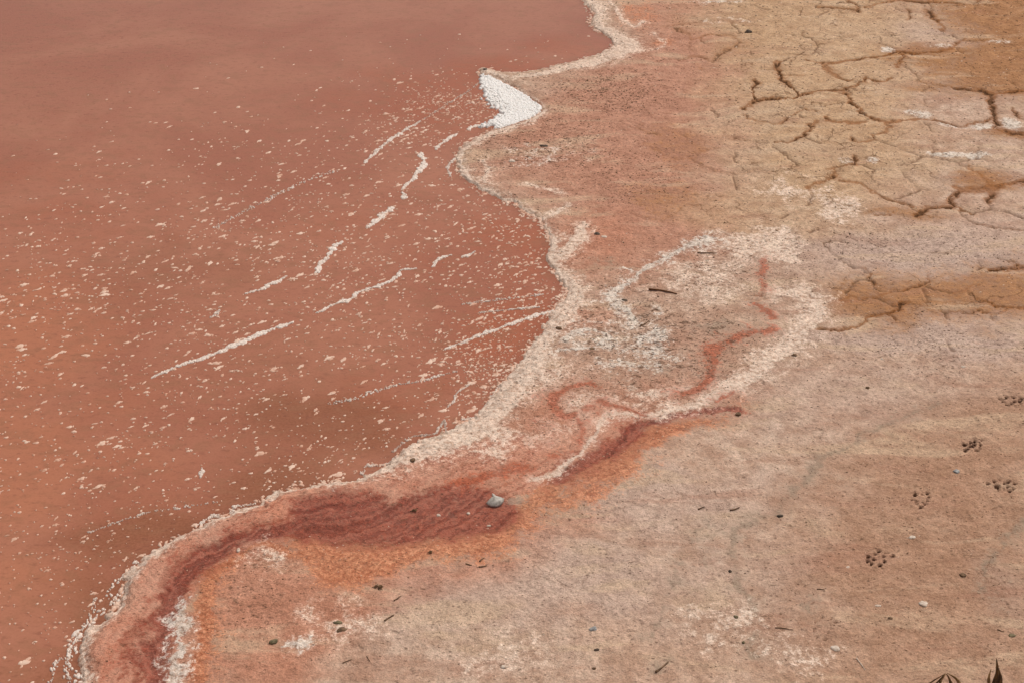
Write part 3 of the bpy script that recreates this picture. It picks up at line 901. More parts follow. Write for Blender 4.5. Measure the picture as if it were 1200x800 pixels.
def water_material():
    t = NT('pink_brine')
    P = t.n('ShaderNodeNewGeometry').outputs['Position']
    o_, r_, b_, dep = t.rgba('waterm')
    n1 = t.noise(P, 1.3, 5, 0.6, 0.6)
    n2 = t.noise(t.scalevec(P, (1, 1.6, 1)), 4.5, 4, 0.6, 0.8)
    n3 = t.noise(t.scalevec(P, (0.8, 1.5, 1)), 40, 3, 0.65)
    mott = t.math('MULTIPLY', t.math('SUBTRACT', n2, 0.5), 0.9)
    c = t.mix(t.ramp(n1, 0.35, 0.65), lin(152, 92, 70), lin(164, 106, 82))
    c = t.mix(t.ramp(t.math('ADD', r_, mott), 0.1, 1.0, 0, 0.85), c, lin(156, 86, 58))
    c = t.mix(t.ramp(t.math('ADD', b_, mott), 0.1, 1.0, 0, 0.85), c, lin(130, 78, 52))
    c = t.mix(t.ramp(t.math('ADD', o_, mott), 0.05, 1.2, 0, 0.7), c, lin(176, 110, 78))
    c = t.mix(t.ramp(n3, 0.52, 0.72, 0, 0.5), c, lin(112, 64, 48))
    n5 = t.noise(t.scalevec(P, (0.8, 1.4, 1)), 14, 4, 0.65, 0.6)
    c = t.mix(t.ramp(n5, 0.48, 0.66, 0, 0.5), c, lin(140, 94, 68))
    n4 = t.noise(t.scalevec(P, (1.0, 1.3, 1)), 120, 2, 0.6)
    c = t.mix(t.ramp(n4, 0.35, 0.65, 0.0, 0.16), c, lin(196, 132, 104))
    # silt hides the bed within a hand's breadth of the edge
    dif = t.n('ShaderNodeBsdfDiffuse')
    t.put(dif.inputs['Color'], c)
    tr = t.n('ShaderNodeBsdfTransparent')
    tr.inputs['Color'].default_value = lin(232, 196, 176)
    body = t.n('ShaderNodeMixShader')
    t.put(body.inputs[0], t.ramp(dep, 0.0, 0.06, 0.86, 1.0))
    t.t.links.new(tr.outputs[0], body.inputs[1])
    t.t.links.new(dif.outputs[0], body.inputs[2])
    rip = t.math('ADD', t.math('MULTIPLY', t.noise(t.scalevec(P, (1.0, 1.9, 1)), 26, 3, 0.55, 0.4), 1.0),
                 t.math('MULTIPLY', t.noise(t.scalevec(P, (1.0, 1.6, 1)), 7, 2, 0.5), 1.6))
    bp = t.n('ShaderNodeBump')
    bp.inputs['Strength'].default_value = 0.22
    bp.inputs['Distance'].default_value = 0.004
    t.put(bp.inputs['Height'], rip)
    gl = t.n('ShaderNodeBsdfGlossy')
    gl.inputs['Roughness'].default_value = 0.12
    t.t.links.new(bp.outputs[0], gl.inputs['Normal'])
    fr = t.n('ShaderNodeFresnel')
    fr.inputs['IOR'].default_value = 1.34
    t.t.links.new(bp.outputs[0], fr.inputs['Normal'])
    ms = t.n('ShaderNodeMixShader')
    t.t.links.new(fr.outputs[0], ms.inputs[0])
    t.t.links.new(body.outputs[0], ms.inputs[1])
    t.t.links.new(gl.outputs[0], ms.inputs[2])
    return t.out(ms.outputs[0])


M_WATER = water_material()
wny, wnx = WX.shape
wI = np.arange(wny * wnx).reshape(wny, wnx)
wQ = np.stack([wI[:-1, :-1], wI[:-1, 1:], wI[1:, 1:], wI[1:, :-1]], axis=2).reshape(-1, 4)
keep = (wD[wQ].min(1) < 0.02)
wQ = wQ[keep]
used, inv = np.unique(wQ, return_inverse=True)
me = fast_mesh('water', np.column_stack([wx, wy, np.zeros_like(wx)])[used], inv.reshape(-1, 4), M_WATER)
a = me.attributes.new('waterm', 'FLOAT_COLOR', 'POINT')
a.data.foreach_set('color', wm[used].ravel())
water = bpy.data.objects.new('water', me)
COL.objects.link(water)
tag(water, 'murky pink and rust salt lake water', kind='structure')


# ------------------------------------------------------------------ foam
def foam_material():
    t = NT('salt_foam')
    P = t.n('ShaderNodeNewGeometry').outputs['Position']
    n = t.noise(P, 160, 4, 0.7)
    c = t.mix(t.ramp(n, 0.3, 0.7), lin(212, 186, 168), lin(236, 222, 210))
    b = t.n('ShaderNodeBsdfPrincipled')
    t.put(b.inputs['Base Color'], c)
    b.inputs['Roughness'].default_value = 0.6
    b.inputs['Specular IOR Level'].default_value = 0.3
    bp = t.n('ShaderNodeBump')
    bp.inputs['Strength'].default_value = 0.7
    bp.inputs['Distance'].default_value = 0.003
    t.put(bp.inputs['Height'], t.noise(P, 330, 3, 0.7))
    t.t.links.new(bp.outputs[0], b.inputs['Normal'])
    return t.out(b.outputs[0])


def tinted_foam(name, a, b_):
    t = NT(name)
    P = t.n('ShaderNodeNewGeometry').outputs['Position']
    b = t.n('ShaderNodeBsdfPrincipled')
    t.put(b.inputs['Base Color'], t.mix(t.ramp(t.noise(P, 22, 3, 0.6), 0.35, 0.65), a, b_))
    b.inputs['Roughness'].default_value = 0.6
    b.inputs['Specular IOR Level'].default_value = 0.3
    return t.out(b.outputs[0])


M_FOAM = foam_material()
M_WHITEFOAM = foam_material()
M_WHITEFOAM.name = 'white_foam'
for nd in M_WHITEFOAM.node_tree.nodes:
    if nd.type == 'MIX':
        nd.inputs[6].default_value, nd.inputs[7].default_value = lin(226, 214, 204), lin(242, 238, 234)
M_FLECK = tinted_foam('fleck_foam', lin(198, 150, 124), lin(222, 190, 168))


def bubble_template(r, n=9):
    """flat irregular cushion of foam: rim, shoulder, crown"""
    ph = [r.uniform(0, 6.28) for _ in range(4)]
    am = [r.uniform(.10, .28), r.uniform(.06, .2), r.uniform(.03, .14), r.uniform(.0, .1)]
    V, F = [], []
    for ring, (rr, hh) in enumerate(((1.0, -0.25), (0.82, 0.62), (0.4, 0.95))):
        for i in range(n):
            a = 2 * math.pi * i / n
            q = 1 + sum(am[k] * math.sin((k + 2) * a + ph[k]) for k in range(4))
            V.append((rr * q * math.cos(a), rr * q * math.sin(a), hh))
    V.append((0, 0, 1.0))
    for ring in range(2):
        for i in range(n):
            j = (i + 1) % n
            F.append((ring * n + i, ring * n + j, (ring + 1) * n + j))
            F.append((ring * n + i, (ring + 1) * n + j, (ring + 1) * n + i))
    for i in range(n):
        F.append((2 * n + i, 2 * n + (i + 1) % n, 3 * n))
    return np.array(V), np.array(F)


rr = random.Random(5)
TEMPL = [bubble_template(rr) for _ in range(10)]


def bubbles(items):
    """items: (x, y, length, width, height, angle) -> joined arrays"""
    Vs, Fs, off = [], [], 0
    for k, (bx, by, l, w, h, a) in enumerate(items):
        V, F = TEMPL[rr.randrange(len(TEMPL))]
        c, s = math.cos(a), math.sin(a)
        px, py = V[:, 0] * l, V[:, 1] * w
        Vs.append(np.column_stack([bx + px * c - py * s, by + px * s + py * c, V[:, 2] * h]))
        Fs.append(F + off)
        off += len(V)
    return np.vstack(Vs), np.vstack(Fs)


def foam_object(name, items, mat, label, cat, group=None, kind=None):
    V, F = bubbles(items)
    ox, oy = items[0][0], items[0][1]
    if not kind:
        V = V - np.array([ox, oy, 0])
    o = bpy.data.objects.new(name, fast_mesh(name, V, F, mat))
    if not kind:
        o.location = (ox, oy, 0)
    COL.objects.link(o)
    return tag(o, label, cat, group, kind)


def along(pts, density, spread=1.0, size=(.35, .8), hgt=0.003, n=5, gap=0.0, seed=1):
    """cushions packed along a surveyed line (u, v, halfwidth)"""
    r = random.Random(seed)
    P = smooth_path([(*at(u, v, 0), w * mpp(u, v)) for u, v, w in pts], n)
    it = []
    for i in range(len(P) - 1):
        ax, ay, aw = P[i]
        bx, by, bw = P[i + 1]
        L = math.hypot(bx - ax, by - ay)
        ang = math.atan2(by - ay, bx - ax)
        cnt = max(1, int(L / max(1e-4, (aw + bw) / 2) * density))
        for k in range(cnt):
            if r.random() < gap: continue
            t = r.random()
            w = (aw + (bw - aw) * t) * (0.45 + 1.1 * float(vn(np.array([(ax + (bx - ax) * t) * 60 + seed]), np.array([(ay + (by - ay) * t) * 60]), 12)[0]))
            wig = 1.2 * w * (vn(np.array([(ax + (bx - ax) * t) * 35]), np.array([(ay + (by - ay) * t) * 35]), 9)[0] - 0.5)
            q = (r.random() + r.random() - 1) * w * spread + wig
            s = w * r.uniform(*size)
            it.append((ax + (bx - ax) * t - math.sin(ang) * q, ay + (by - ay) * t + math.cos(ang) * q, s * r.uniform(1.0, 2.0), s, hgt * r.uniform(.6, 1.2), ang + r.uniform(-.4, .4)))
    return it


STREAKS = [
    ([(178, 443, 1.5), (209, 428, 2.4), (241, 419, 2.4), (268, 407, 3), (295, 396, 3.4), (317, 387, 4), (344, 378, 1.6)], 3, 1.0, 0, 'longest white foam streak, spindle shaped, lying alone out on the pink water'),
    ([(371, 367, 1.6), (389, 358, 2.4), (412, 350, 2.6), (421, 342, 2.2), (448, 334, 2.2), (466, 324, 2.4), (470, 317, 2), (488, 315, 1.2)], 3, 1.0, 0.1, 'long thin foam streak continuing the line of the longest streak towards the shore'),
    ([(288, 345, 1.6), (308, 338, 3.2), (324, 331, 3.4), (335, 324, 1.8)], 3, 1, 0, 'short straight white foam streak, outermost of the broken line'),
    ([(369, 320, 3.6), (374, 311, 3.6), (385, 299, 2.6), (394, 288, 2.8), (401, 283, 2)], 3, 1.1, 0, 'crooked white foam streak with a lump at its lower end'),
    ([(430, 268, 1.6), (441, 259, 4), (450, 250, 5), (460, 243, 2.4)], 3.4, 1.1, 0, 'short fat white foam streak in the middle of the broken line'),
    ([(470, 223, 1.8), (484, 209, 2.8), (494, 198, 3.8), (496, 190, 3), (494, 180, 3)], 3, 1, 0, 'hooked white foam streak that bends upright at its end'),
    ([(511, 176, 2.4), (516, 170, 1.6), (522, 165, 2.4), (536, 157, 1.6)], 3, 1.1, 0.1, 'small broken foam streak between the hooked streak and the foam patch'),
    ([(549, 153, 2), (556, 149, 3.4), (564, 147, 2)], 3, 1, 0, 'tiny dense foam streak just off the white foam patch'),
    ([(506, 313, 1.4), (515, 304, 2), (529, 299, 1.4)], 3, 1, 0, 'faint short foam streak curving above the long thin one'),
    ([(540, 302, 1.8), (549, 299, 2.6), (557, 295, 1.6)], 3, 1, 0, 'small tufted foam streak near the salt rim fork'),
    ([(520, 409, 1.2), (551, 398, 2), (578, 387, 2.4), (610, 376, 2.4), (640, 367, 2.6), (658, 362, 3)], 3, 1, 0.05, 'thin cream foam streak running out from the thickest salt rim'),
    ([(245, 373, 1.8), (252, 369, 2.6), (258, 363, 1.6)], 2.6, 1.2, 0.1, 'small ragged foam streak beside the longest streak'),
    ([(384, 474, 1), (417, 466, 1.4), (442, 457, 1.2), (469, 450, 1.2), (494, 446, 1.4), (535, 435, 1.2)], 1.5, 2.2, 0.45, 'long grainy dotted foam streak over brown water'),
    ([(524, 477, 1.2), (532, 469, 1.5), (535, 461, 1.2), (551, 450, 1.3)], 2.4, 1.2, 0.15, 'thin bent foam thread close to the cream bank'),
    ([(560, 367, 1), (600, 363, 1.2), (632, 360, 1.3)], 2, 1.4, 0.3, 'fine straight foam thread just above the thin cream streak'),
    ([(541, 357, 1), (582, 352, 1.2), (637, 345, 1.2)], 1.6, 2.0, 0.4, 'fine dotted foam thread reaching the salt rim bend'),
    ([(428, 191, 1.8), (448, 171, 2), (475, 153, 1.8), (493, 142, 1.5)], 2.6, 1.3, 0.15, 'long straight grainy foam streak on the open water side'),
    ([(250, 268, 1), (310, 236, 1.2), (360, 212, 1.3), (395, 200, 1.2)], 1.3, 3.5, 0.5, 'dotted foam trail far out, pointing at the grainy streak'),
    ([(495, 141, .8), (530, 119, .8), (548, 108, .8), (562, 97, 1.0)], 1.2, 2.5, 0.55, 'thin arched foam thread ending at the sand spit'),
    ([(528, 207, 1.6), (525, 196, 1.6), (533, 186, 1.6)], 2.2, 1.3, 0.2, 'small upright foam thread beside the thin salt line'),
    ([(103, 624, 1), (167, 602, 1.3), (217, 594, 1.5), (255, 588, 1.2)], 1.3, 2.0, 0.5, 'faint dotted foam trail over the brown shallows'),
    ([(236, 548, 2), (237, 553, 2.6), (236, 559, 1.8)], 3, 0.8, 0, 'small upright oval foam lump over the brown shallows'),
    ([(472, 226, 2), (475, 231, 3.6), (473, 234, 2)], 3, 1, 0, 'small round foam lump below the hooked streak'),
]
for k, (pts, dn, sprd, gap, label) in enumerate(STREAKS):
    foam_object('foam_streak', along(pts, dn * 1.7, sprd, (.3, .72), 0.0035, gap=gap, seed=20 + k), M_FOAM, label, 'foam', 'foam streaks drifting on the lake')

# the white patch in the notch of the shore
PATCH = [(566, 86), (574, 90), (590, 99), (606, 108), (622, 118), (634, 127), (629, 135), (612, 143), (596, 148), (580, 144), (577, 142), (586, 139), (594, 138), (600, 131), (598, 124), (590, 117), (578, 105), (568, 95)]
PW = [at(u, v, 0) for u, v in PATCH]
A = np.array(PW)
r = random.Random(77)
items = []
while len(items) < 4200:
    px, py = r.uniform(A[:, 0].min() - .01, A[:, 0].max() + .01), r.uniform(A[:, 1].min() - .02, A[:, 1].max() + .02)
    jq = abs(r.gauss(0, .030)) if r.random() < .6 else 0
    if D[(np.searchsorted(ys, py) - 1) * NX + np.searchsorted(xs, px) - 1] < 0.02 and inside(np.array([px + jq]), np.array([py + jq * .8]), PW)[0]:
        s = r.uniform(.004, .012)
        items.append((px, py, s * r.uniform(1, 1.6), s, r.uniform(.006, .012), r.uniform(0, 3)))
foam_object('foam_patch', items, M_WHITEFOAM, 'dense white foam patch filling the notch of the shore behind the spit', 'foam')

# lace of froth along the bank
LACE = [
    ([(100, 812, 4), (86, 790, 4), (84, 770, 4), (88, 752, 4), (98, 738, 4), (112, 722, 3.6), (124, 712, 3), (138, 698, 3), (150, 690, 1.6)], 1.5, 2.2, .35, 'thick froth lace hugging the pink bank'),
    ([(57, 806, 2.4), (62, 790, 2.4), (66, 776, 2.4), (77, 770, 1.6)], 1.8, 1.6, .3, 'outermost loop of froth lace off the pink bank'),
    ([(80, 800, 2), (78, 780, 2), (84, 760, 2.4), (95, 738, 2.4), (106, 720, 2.2), (114, 700, 1.8)], 1.6, 1.8, .35, 'middle strand of froth lace off the pink bank'),
    ([(128, 702, 3), (130, 690, 3.4), (138, 678, 3.4), (150, 668, 3.6), (160, 658, 2.6)], 1.6, 2.0, .35, 'froth lace below the white lip of the bank'),
    ([(232, 616, 2), (240, 609, 2.4), (247, 604, 2), (262, 605, 1.5)], 2, 1.4, .3, 'short froth curl at the bank edge over brown shallows'),
    ([(270, 603, 1.6), (275, 594, 1.8), (290, 592, 2), (300, 590, 1.4)], 2, 1.6, .3, 'small froth fringe where the bank juts out'),
    ([(424, 556, 1.6), (430, 546, 1.8), (452, 544, 1.6), (466, 533, 1.5)], 2, 1.6, .3, 'froth fringe where the cream bank begins'),
    ([(460, 529, 1.3), (482, 512, 1.4), (510, 508, 1.3), (520, 492, 1.4), (523, 507, 1.2)], 2, 1.5, .35, 'thin froth line just off the cream bank'),
    ([(540, 492, 1.3), (562, 486, 1.5), (575, 466, 1.4), (588, 450, 1.4)], 2, 1.5, .35, 'froth thread beside the steepest cream bank'),
]
for k, (pts, dn, sprd, gap, label) in enumerate(LACE):
    foam_object('froth_lace', along(pts, dn * 1.6, sprd, (.28, .6), 0.004, gap=gap, seed=60 + k), M_FOAM, label, 'froth', 'froth along the bank')

# froth grains stranded all along the water's edge
rn = np.random.default_rng(8)
seg = np.diff(np.vstack([sh]), axis=0)
sl = np.hypot(seg[:, 0], seg[:, 1])
pick = rn.choice(len(seg), 9000, p=sl / sl.sum())
tt = rn.uniform(0, 1, 9000)
base_p = np.array(sh)[pick] + seg[pick] * tt[:, None]
gx_, gy_ = base_p[:, 0] + rn.normal(0, .020, 9000), base_p[:, 1] + rn.normal(0, .024, 9000)
gD = D[(np.clip(np.searchsorted(ys, gy_) - 1, 0, NY - 1)) * NX + np.clip(np.searchsorted(xs, gx_) - 1, 0, NX - 1)]
kp = (gD < 0.004) & (gD > -0.030) & (rn.uniform(0, 1, 9000) < sst(0.42, 0.62, fbm(gx_ * 16, gy_ * 16, 3, 95)) * np.exp(-np.abs(gD) / 0.012) * 1.4)
edge_items = [(a_, b_, q_ * e_, q_, .0028, an_) for a_, b_, q_, e_, an_ in zip(gx_[kp], gy_[kp], rn.uniform(.0022, .0062, kp.sum()), rn.uniform(1, 2.2, kp.sum()), rn.uniform(0, 3.1, kp.sum()))]

# flecks adrift
fx0, fy0 = at(178, 443, 0)
fx1, fy1 = at(344, 378, 0)
DRIFT = math.atan2(fy1 - fy0, fx1 - fx0)
rn = np.random.default_rng(3)
r = random.Random(3)
fu, fv = rn.uniform(-60, 690, 260000), rn.uniform(40, 840, 260000)
fdz = -FPX * SP - (fv - 400) * CP
ft = -CAM_H / fdz
fpx, fpy = (fu - 600) * ft, (FPX * CP - (fv - 400) * SP) * ft
# how many flecks there are here: thick in the lee of the spit, none far out
lim = 235 - 0.30 * fu
dens = 0.30 * np.clip((fv - lim + 30) / 110, 0, 1) + 0.10 * np.clip((fv - lim + 110) / 110, 0, 1)
for cu, cv, su, sv_, gn in ((540, 124, 60, 24, 4.0), (470, 160, 60, 26, .9), (560, 230, 60, 40, .6), (610, 330, 50, 60, .8), (590, 410, 45, 45, 2.0),
                            (330, 240, 90, 40, .3), (560, 440, 45, 35, 1.2), (400, 320, 120, 70, .3), (620, 290, 40, 30, .8)):
    dens = dens + gn * np.exp(-((fu - cu) / su) ** 2 - ((fv - cv) / sv_) ** 2)
dens = dens * np.where(fv > 600, np.maximum(.35, 1 - (fv - 600) / 300), 1)
cl = fbm(fpx * 5, fpy * 5, 2, 90)
ok = (rn.uniform(0, 1, len(fu)) * 11.5 < dens * (0.2 + 1.6 * cl))
fpx, fpy, fu, fv = fpx[ok], fpy[ok], fu[ok], fv[ok]
cD = shore_sdf(fpx, fpy)
lo = cD < -0.010
fine = np.exp(-((fu - 545) / 80) ** 2 - ((fv - 125) / 35) ** 2) + np.exp(-((fu - 590) / 60) ** 2 - ((fv - 410) / 50) ** 2)
fL = np.exp(rn.normal(math.log(0.0049), 0.50, len(fpx))) * (0.62 + 0.38 * sst(2.6, 4.6, fpy)) * (1 - 0.25 * np.clip(fine, 0, 1))
ca = np.column_stack([fpx, fpy, fL])[lo]
print('flecks', len(ca))
fl = []
for px, py, L in ca:
    el = r.uniform(.32, .75)
    fl.append((px, py, min(L, .017), min(L, .017) * el, 0.0022, DRIFT + r.gauss(0, .35)))
fl.sort(key=lambda q: -q[2] / math.hypot(q[0], q[1], CAM_H))
vis = [q for q in fl if abs(q[0]) < 0.36 * math.hypot(q[1], CAM_H)]
big = vis[:300]
bigset = set(id(q) for q in big)
fleck_meshes = []
for k in range(len(TEMPL)):
    V1, F1 = TEMPL[k]
    V2, F2 = TEMPL[(k + 3) % len(TEMPL)]
    V2 = V2 * np.array([.6, .55, .8]) + np.array([(-1) ** k * .95, .35 * (-1) ** (k // 2), 0])
    V3, F3 = TEMPL[(k + 6) % len(TEMPL)]
    V3 = V3 * np.array([.4, .4, .7]) + np.array([(-1) ** (k + 1) * 1.1, -.45, 0])
    fleck_meshes.append(fast_mesh('foam_fleck', np.vstack([V1, V2, V3]), np.vstack([F1, F2 + len(V1), F3 + len(V1) + len(V2)]), M_FLECK))
MARKS = [(268, 410, 'the longest foam streak'), (315, 335, 'the outermost short foam streak'), (385, 300, 'the crooked foam streak'), (446, 254, 'the short fat foam streak'),
         (490, 198, 'the hooked foam streak'), (605, 125, 'the white foam patch'), (430, 345, 'the long thin foam streak'), (600, 380, 'the thin cream foam streak'),
         (460, 165, 'the straight grainy foam streak'), (450, 456, 'the dotted streak over brown water'), (180, 600, 'the faint trail over the brown shallows'),
         (95, 740, 'the froth lace of the bank'), (40, 400, 'the orange tinted water'), (520, 500, 'the cream bank'), (320, 230, 'the dotted trail far out'), (640, 290, 'the salt rim fork'),
         (60, 560, 'the orange water off the bank'), (340, 540, 'the brown water off the bank')]
for k, (px, py, l, w, h, an) in enumerate(big):
    o = bpy.data.objects.new('foam_fleck', fleck_meshes[k % len(fleck_meshes)])
    o.location = (px, py, 0)
    o.scale = (l * .8, w * .9, h)
    o.rotation_euler = (0, 0, an)
    COL.objects.link(o)
    near_to = min(MARKS, key=lambda q: math.hypot(at(q[0], q[1], 0)[0] - px, at(q[0], q[1], 0)[1] - py))[2]
    tag(o, ('slender' if w / l < .5 else 'stubby') + ' pale foam fleck adrift nearest to ' + near_to, 'foam', 'larger foam flecks on the lake')
foam_object('shore_froth', edge_items, M_FLECK, 'fine froth grains stranded along the whole water edge', 'froth', kind='stuff')
foam_object('foam_specks', [q for q in fl if id(q) not in bigset], M_FLECK, 'countless tiny foam specks adrift on the pink water', 'foam', kind='stuff')


# ================================================================== THINGS LYING ON THE FLAT
def ground_z(px, py):
    j = int(np.clip(np.searchsorted(xs, px) - 1, 0, NX - 2))
    i = int(np.clip(np.searchsorted(ys, py) - 1, 0, NY - 2))
    a, b = (px - xs[j]) / (xs[j + 1] - xs[j]), (py - ys[i]) / (ys[i + 1] - ys[i])
    return float(Zg[i, j] * (1 - a) * (1 - b) + Zg[i, j + 1] * a * (1 - b) + Zg[i + 1, j] * (1 - a) * b + Zg[i + 1, j + 1] * a * b)


M_DARK = simple_mat('dark_stone', lin(84, 62, 44), lin(132, 102, 76), 90, 0.85)
M_BLACK = simple_mat('black_stone', lin(54, 42, 34), lin(92, 74, 58), 90, 0.75)
M_GREYS = simple_mat('grey_stone', lin(120, 118, 116), lin(176, 170, 164), 140, 0.75)
M_WHITES = simple_mat('white_salt_stone', lin(186, 158, 138), lin(216, 200, 184), 160, 0.85, 0.6)
M_OLIVE = simple_mat('olive_stone', lin(84, 74, 50), lin(124, 108, 78), 120, 0.7)
M_WOOD = simple_mat('weathered_wood', lin(86, 54, 30), lin(132, 88, 54), 160, 0.85)
M_DRY = simple_mat('dry_stalk', lin(110, 80, 44), lin(186, 150, 104), 70, 0.8)
M_DRYDARK = simple_mat('dark_dry_stalk', lin(58, 38, 20), lin(112, 80, 44), 70, 0.8)
M_SHELL = simple_mat('shell', lin(150, 140, 128), lin(206, 196, 184), 70, 0.5, 0.3, 0.001, 0.4)
M_DEBRIS = simple_mat('dark_litter', lin(60, 38, 26), lin(110, 76, 52), 25, 0.9)
M_PALEBIT = simple_mat('pale_litter', lin(206, 170, 140), lin(228, 206, 186), 25, 0.8)


def stone_mesh(name, a, b, h, mat, seed, nu=12, nv=8):
    """rounded uneven pebble, half axes a, b, height h, flat-bottomed"""
    V, F = [], []
    for i in range(nv + 1):
        th = math.pi * i / nv
        for j in range(nu):
            ph = 2 * math.pi * j / nu
            p = np.array([math.sin(th) * math.cos(ph), math.sin(th) * math.sin(ph), math.cos(th)])
            q = 0.55 + 0.95 * float(fbm(np.array([p[0] * 1.7 + seed * 3.1 + p[2]]), np.array([p[1] * 1.7 + p[2] * 1.3 + seed]), 2, seed)[0])
            p = p * q
            V.append((p[0] * a, p[1] * b, max(p[2], -.55) * h * 0.62))
    for i in range(nv):
        for j in range(nu):
            k = (j + 1) % nu
            F.append((i * nu + j, (i + 1) * nu + j, (i + 1) * nu + k, i * nu + k))
    me_o = mesh_obj(name, V, F, mat)
    return me_o


def put_stone(name, u, v, su, sv_, mat, label, cat, ang=0, tall=0.7, group=None, seed=None):
    px, py = at(u, v)
    m = mpp(u, v)
    seed = seed or int(u * 7 + v)
    a, b = su * m * 0.43, sv_ * m * 0.43
    h = min(a, b) * tall * 1.1
    o = stone_mesh(name, a, b, h, mat, seed)
    o.location = (px, py, ground_z(px, py) + h * 0.06)
    o.rotation_euler = (0, 0, math.radians(ang))
    return tag(o, label, cat, group)


STONES = [
    # name, u, v, length, width (picture units), material, label, category, angle, tall
    ('pebble', 321, 755, 13, 9, M_OLIVE, 'olive brown pebble beside a smear of white salt on orange mud', 'pebble', 20, .8),
    ('pebble', 401, 741, 15, 8, M_DARK, 'long dark pebble, larger of two lying together on pale crust', 'pebble', 25, .7),
    ('pebble', 396, 733, 11, 7, M_OLIVE, 'pale olive pebble, smaller of two lying together on pale crust', 'pebble', 5, .6),
    ('pebble', 637, 173, 10, 7, M_BLACK, 'flat black pebble on the pale round patch behind the spit', 'pebble', -5, .6),
    ('pebble', 484, 545, 8, 7, M_DARK, 'dark oval pebble on the cream bank crust', 'pebble', 40, .7),
    ('pebble', 699, 764, 7, 5, M_BLACK, 'shiny black pebble on the bare beige flat', 'pebble', 10, .8),
    ('pebble', 696, 786, 6, 5, M_DARK, 'small brown pebble below the shiny black one', 'pebble', 10, .8),
    ('pebble', 695, 740, 10, 9, M_GREYS, 'blue grey pebble on the bare beige flat above the black one', 'pebble', 30, .8),
    ('pebble', 862, 726, 6, 6, M_OLIVE, 'round olive pebble beside the grey silt vein', 'pebble', 0, .9),
    ('pebble', 871, 756, 5, 5, M_OLIVE, 'tiny olive pebble at the foot of the grey silt vein', 'pebble', 0, .9),
    ('pebble', 855, 673, 5, 5, M_BLACK, 'black speck of a pebble inside the grey silt vein', 'pebble', 0, .9),
    ('pebble', 914, 608, 9, 6, M_BLACK, 'black pebble where the grey silt vein turns', 'pebble', 10, .7),
    ('pebble', 865, 489, 8, 8, M_DARK, 'dark brown pebble at the end of the maroon band', 'pebble', -30, .8),
    ('pebble', 877, 40, 9, 9, M_BLACK, 'black pebble on the yellow flat above the cracked plates', 'pebble', 0, .9),
    ('pebble', 1043, 728, 6, 5, M_DARK, 'dark pebble on tan mud below the paw prints', 'pebble', 0, .8),
    ('pebble', 1185, 748, 10, 6, M_OLIVE, 'olive pebble beside the purple grey silt patch', 'pebble', 5, .7),
    ('pebble', 1128, 678, 9, 8, M_DARK, 'dark pebble capped with white beside the purple grey silt', 'pebble', 0, .8),
    ('pebble', 1016, 457, 6, 6, M_DARK, 'dark pebble on the flat below the ochre plates', 'pebble', 0, .8),
    ('pebble', 931, 419, 7, 7, M_DARK, 'dark pebble on cream crust beside the red stain', 'pebble', 0, .8),
    ('pebble', 655, 387, 7, 8, M_DARK, 'dark pebble on the inner edge of the salt rim', 'pebble', 60, .8),
    ('pebble', 732, 354, 8, 6, M_BLACK, 'black pebble caught in the white salt line', 'pebble', 0, .6),
    ('pebble', 700, 276, 9, 8, M_BLACK, 'black pebble next to a white sliver on pink mud', 'pebble', 10, .6),
    ('pebble', 694, 411, 8, 7, M_DARK, 'dark pebble among the white salt flakes', 'pebble', 10, .6),
    ('pebble', 569, 83, 6, 8, M_BLACK, 'black pebble on the tip of the sand spit', 'pebble', 0, .6),
    ('salt_stone', 1081, 711, 12, 11, M_WHITES, 'white salt stone on tan mud right of the paw prints', 'stone', 35, .5),
    ('salt_stone', 978, 762, 11, 13, M_WHITES, 'large white salt stone beside the faint paw print', 'stone', 60, .5),
    ('salt_stone', 1068, 633, 9, 7, M_WHITES, 'lilac white salt stone between two paw prints', 'stone', 0, .4),
    ('salt_stone', 1028, 713, 8, 4, M_WHITES, 'thin white salt chip below the darkest paw print', 'stone', 0, .4),
    ('salt_stone', 993, 667, 8, 4, M_WHITES, 'thin cream salt chip left of the darkest paw print', 'stone', 15, .4),
    ('salt_stone', 590, 784, 9, 7, M_WHITES, 'white salt stone on the bare beige flat', 'stone', 0, .6),
    ('salt_stone', 549, 602, 5, 5, M_WHITES, 'small pink white stone beside the shell', 'stone', 0, .8),
    ('salt_stone', 573, 617, 6, 4, M_WHITES, 'small white stone chip below the shell', 'stone', 0, .6),
    ('salt_stone', 1033, 423, 5, 4, M_WHITES, 'white stone chip on the flat below the ochre plates', 'stone', 0, .7),
    ('salt_stone', 1128, 433, 6, 5, M_WHITES, 'white stone chip on lilac crust below the ochre plates', 'stone', 0, .7),
    ('salt_stone', 708, 279, 8, 5, M_WHITES, 'white sliver of salt next to a black pebble', 'stone', -12, .4),
    ('salt_stone', 600, 191, 9, 8, M_WHITES, 'white sliver of shell on the pale round patch', 'stone', 35, .3),
    ('salt_stone', 514, 604, 6, 6, M_WHITES, 'grey white stone on the maroon band', 'stone', 0, .8),
    ('salt_stone', 280, 648, 5, 9, M_WHITES, 'upright white stone at the crest of the maroon fold', 'stone', 0, .9),
]
for s in STONES:
    put_stone(s[0], s[1], s[2], s[3], s[4], s[5], s[6], s[7], s[8], s[9])


def cap_pebble(u, v):
    put_stone('snail_shell', u, v, 9, 7, M_GREYS, 'small grey white snail shell between the upper paw prints', 'shell', 25, .8)


cap_pebble(1120, 556)


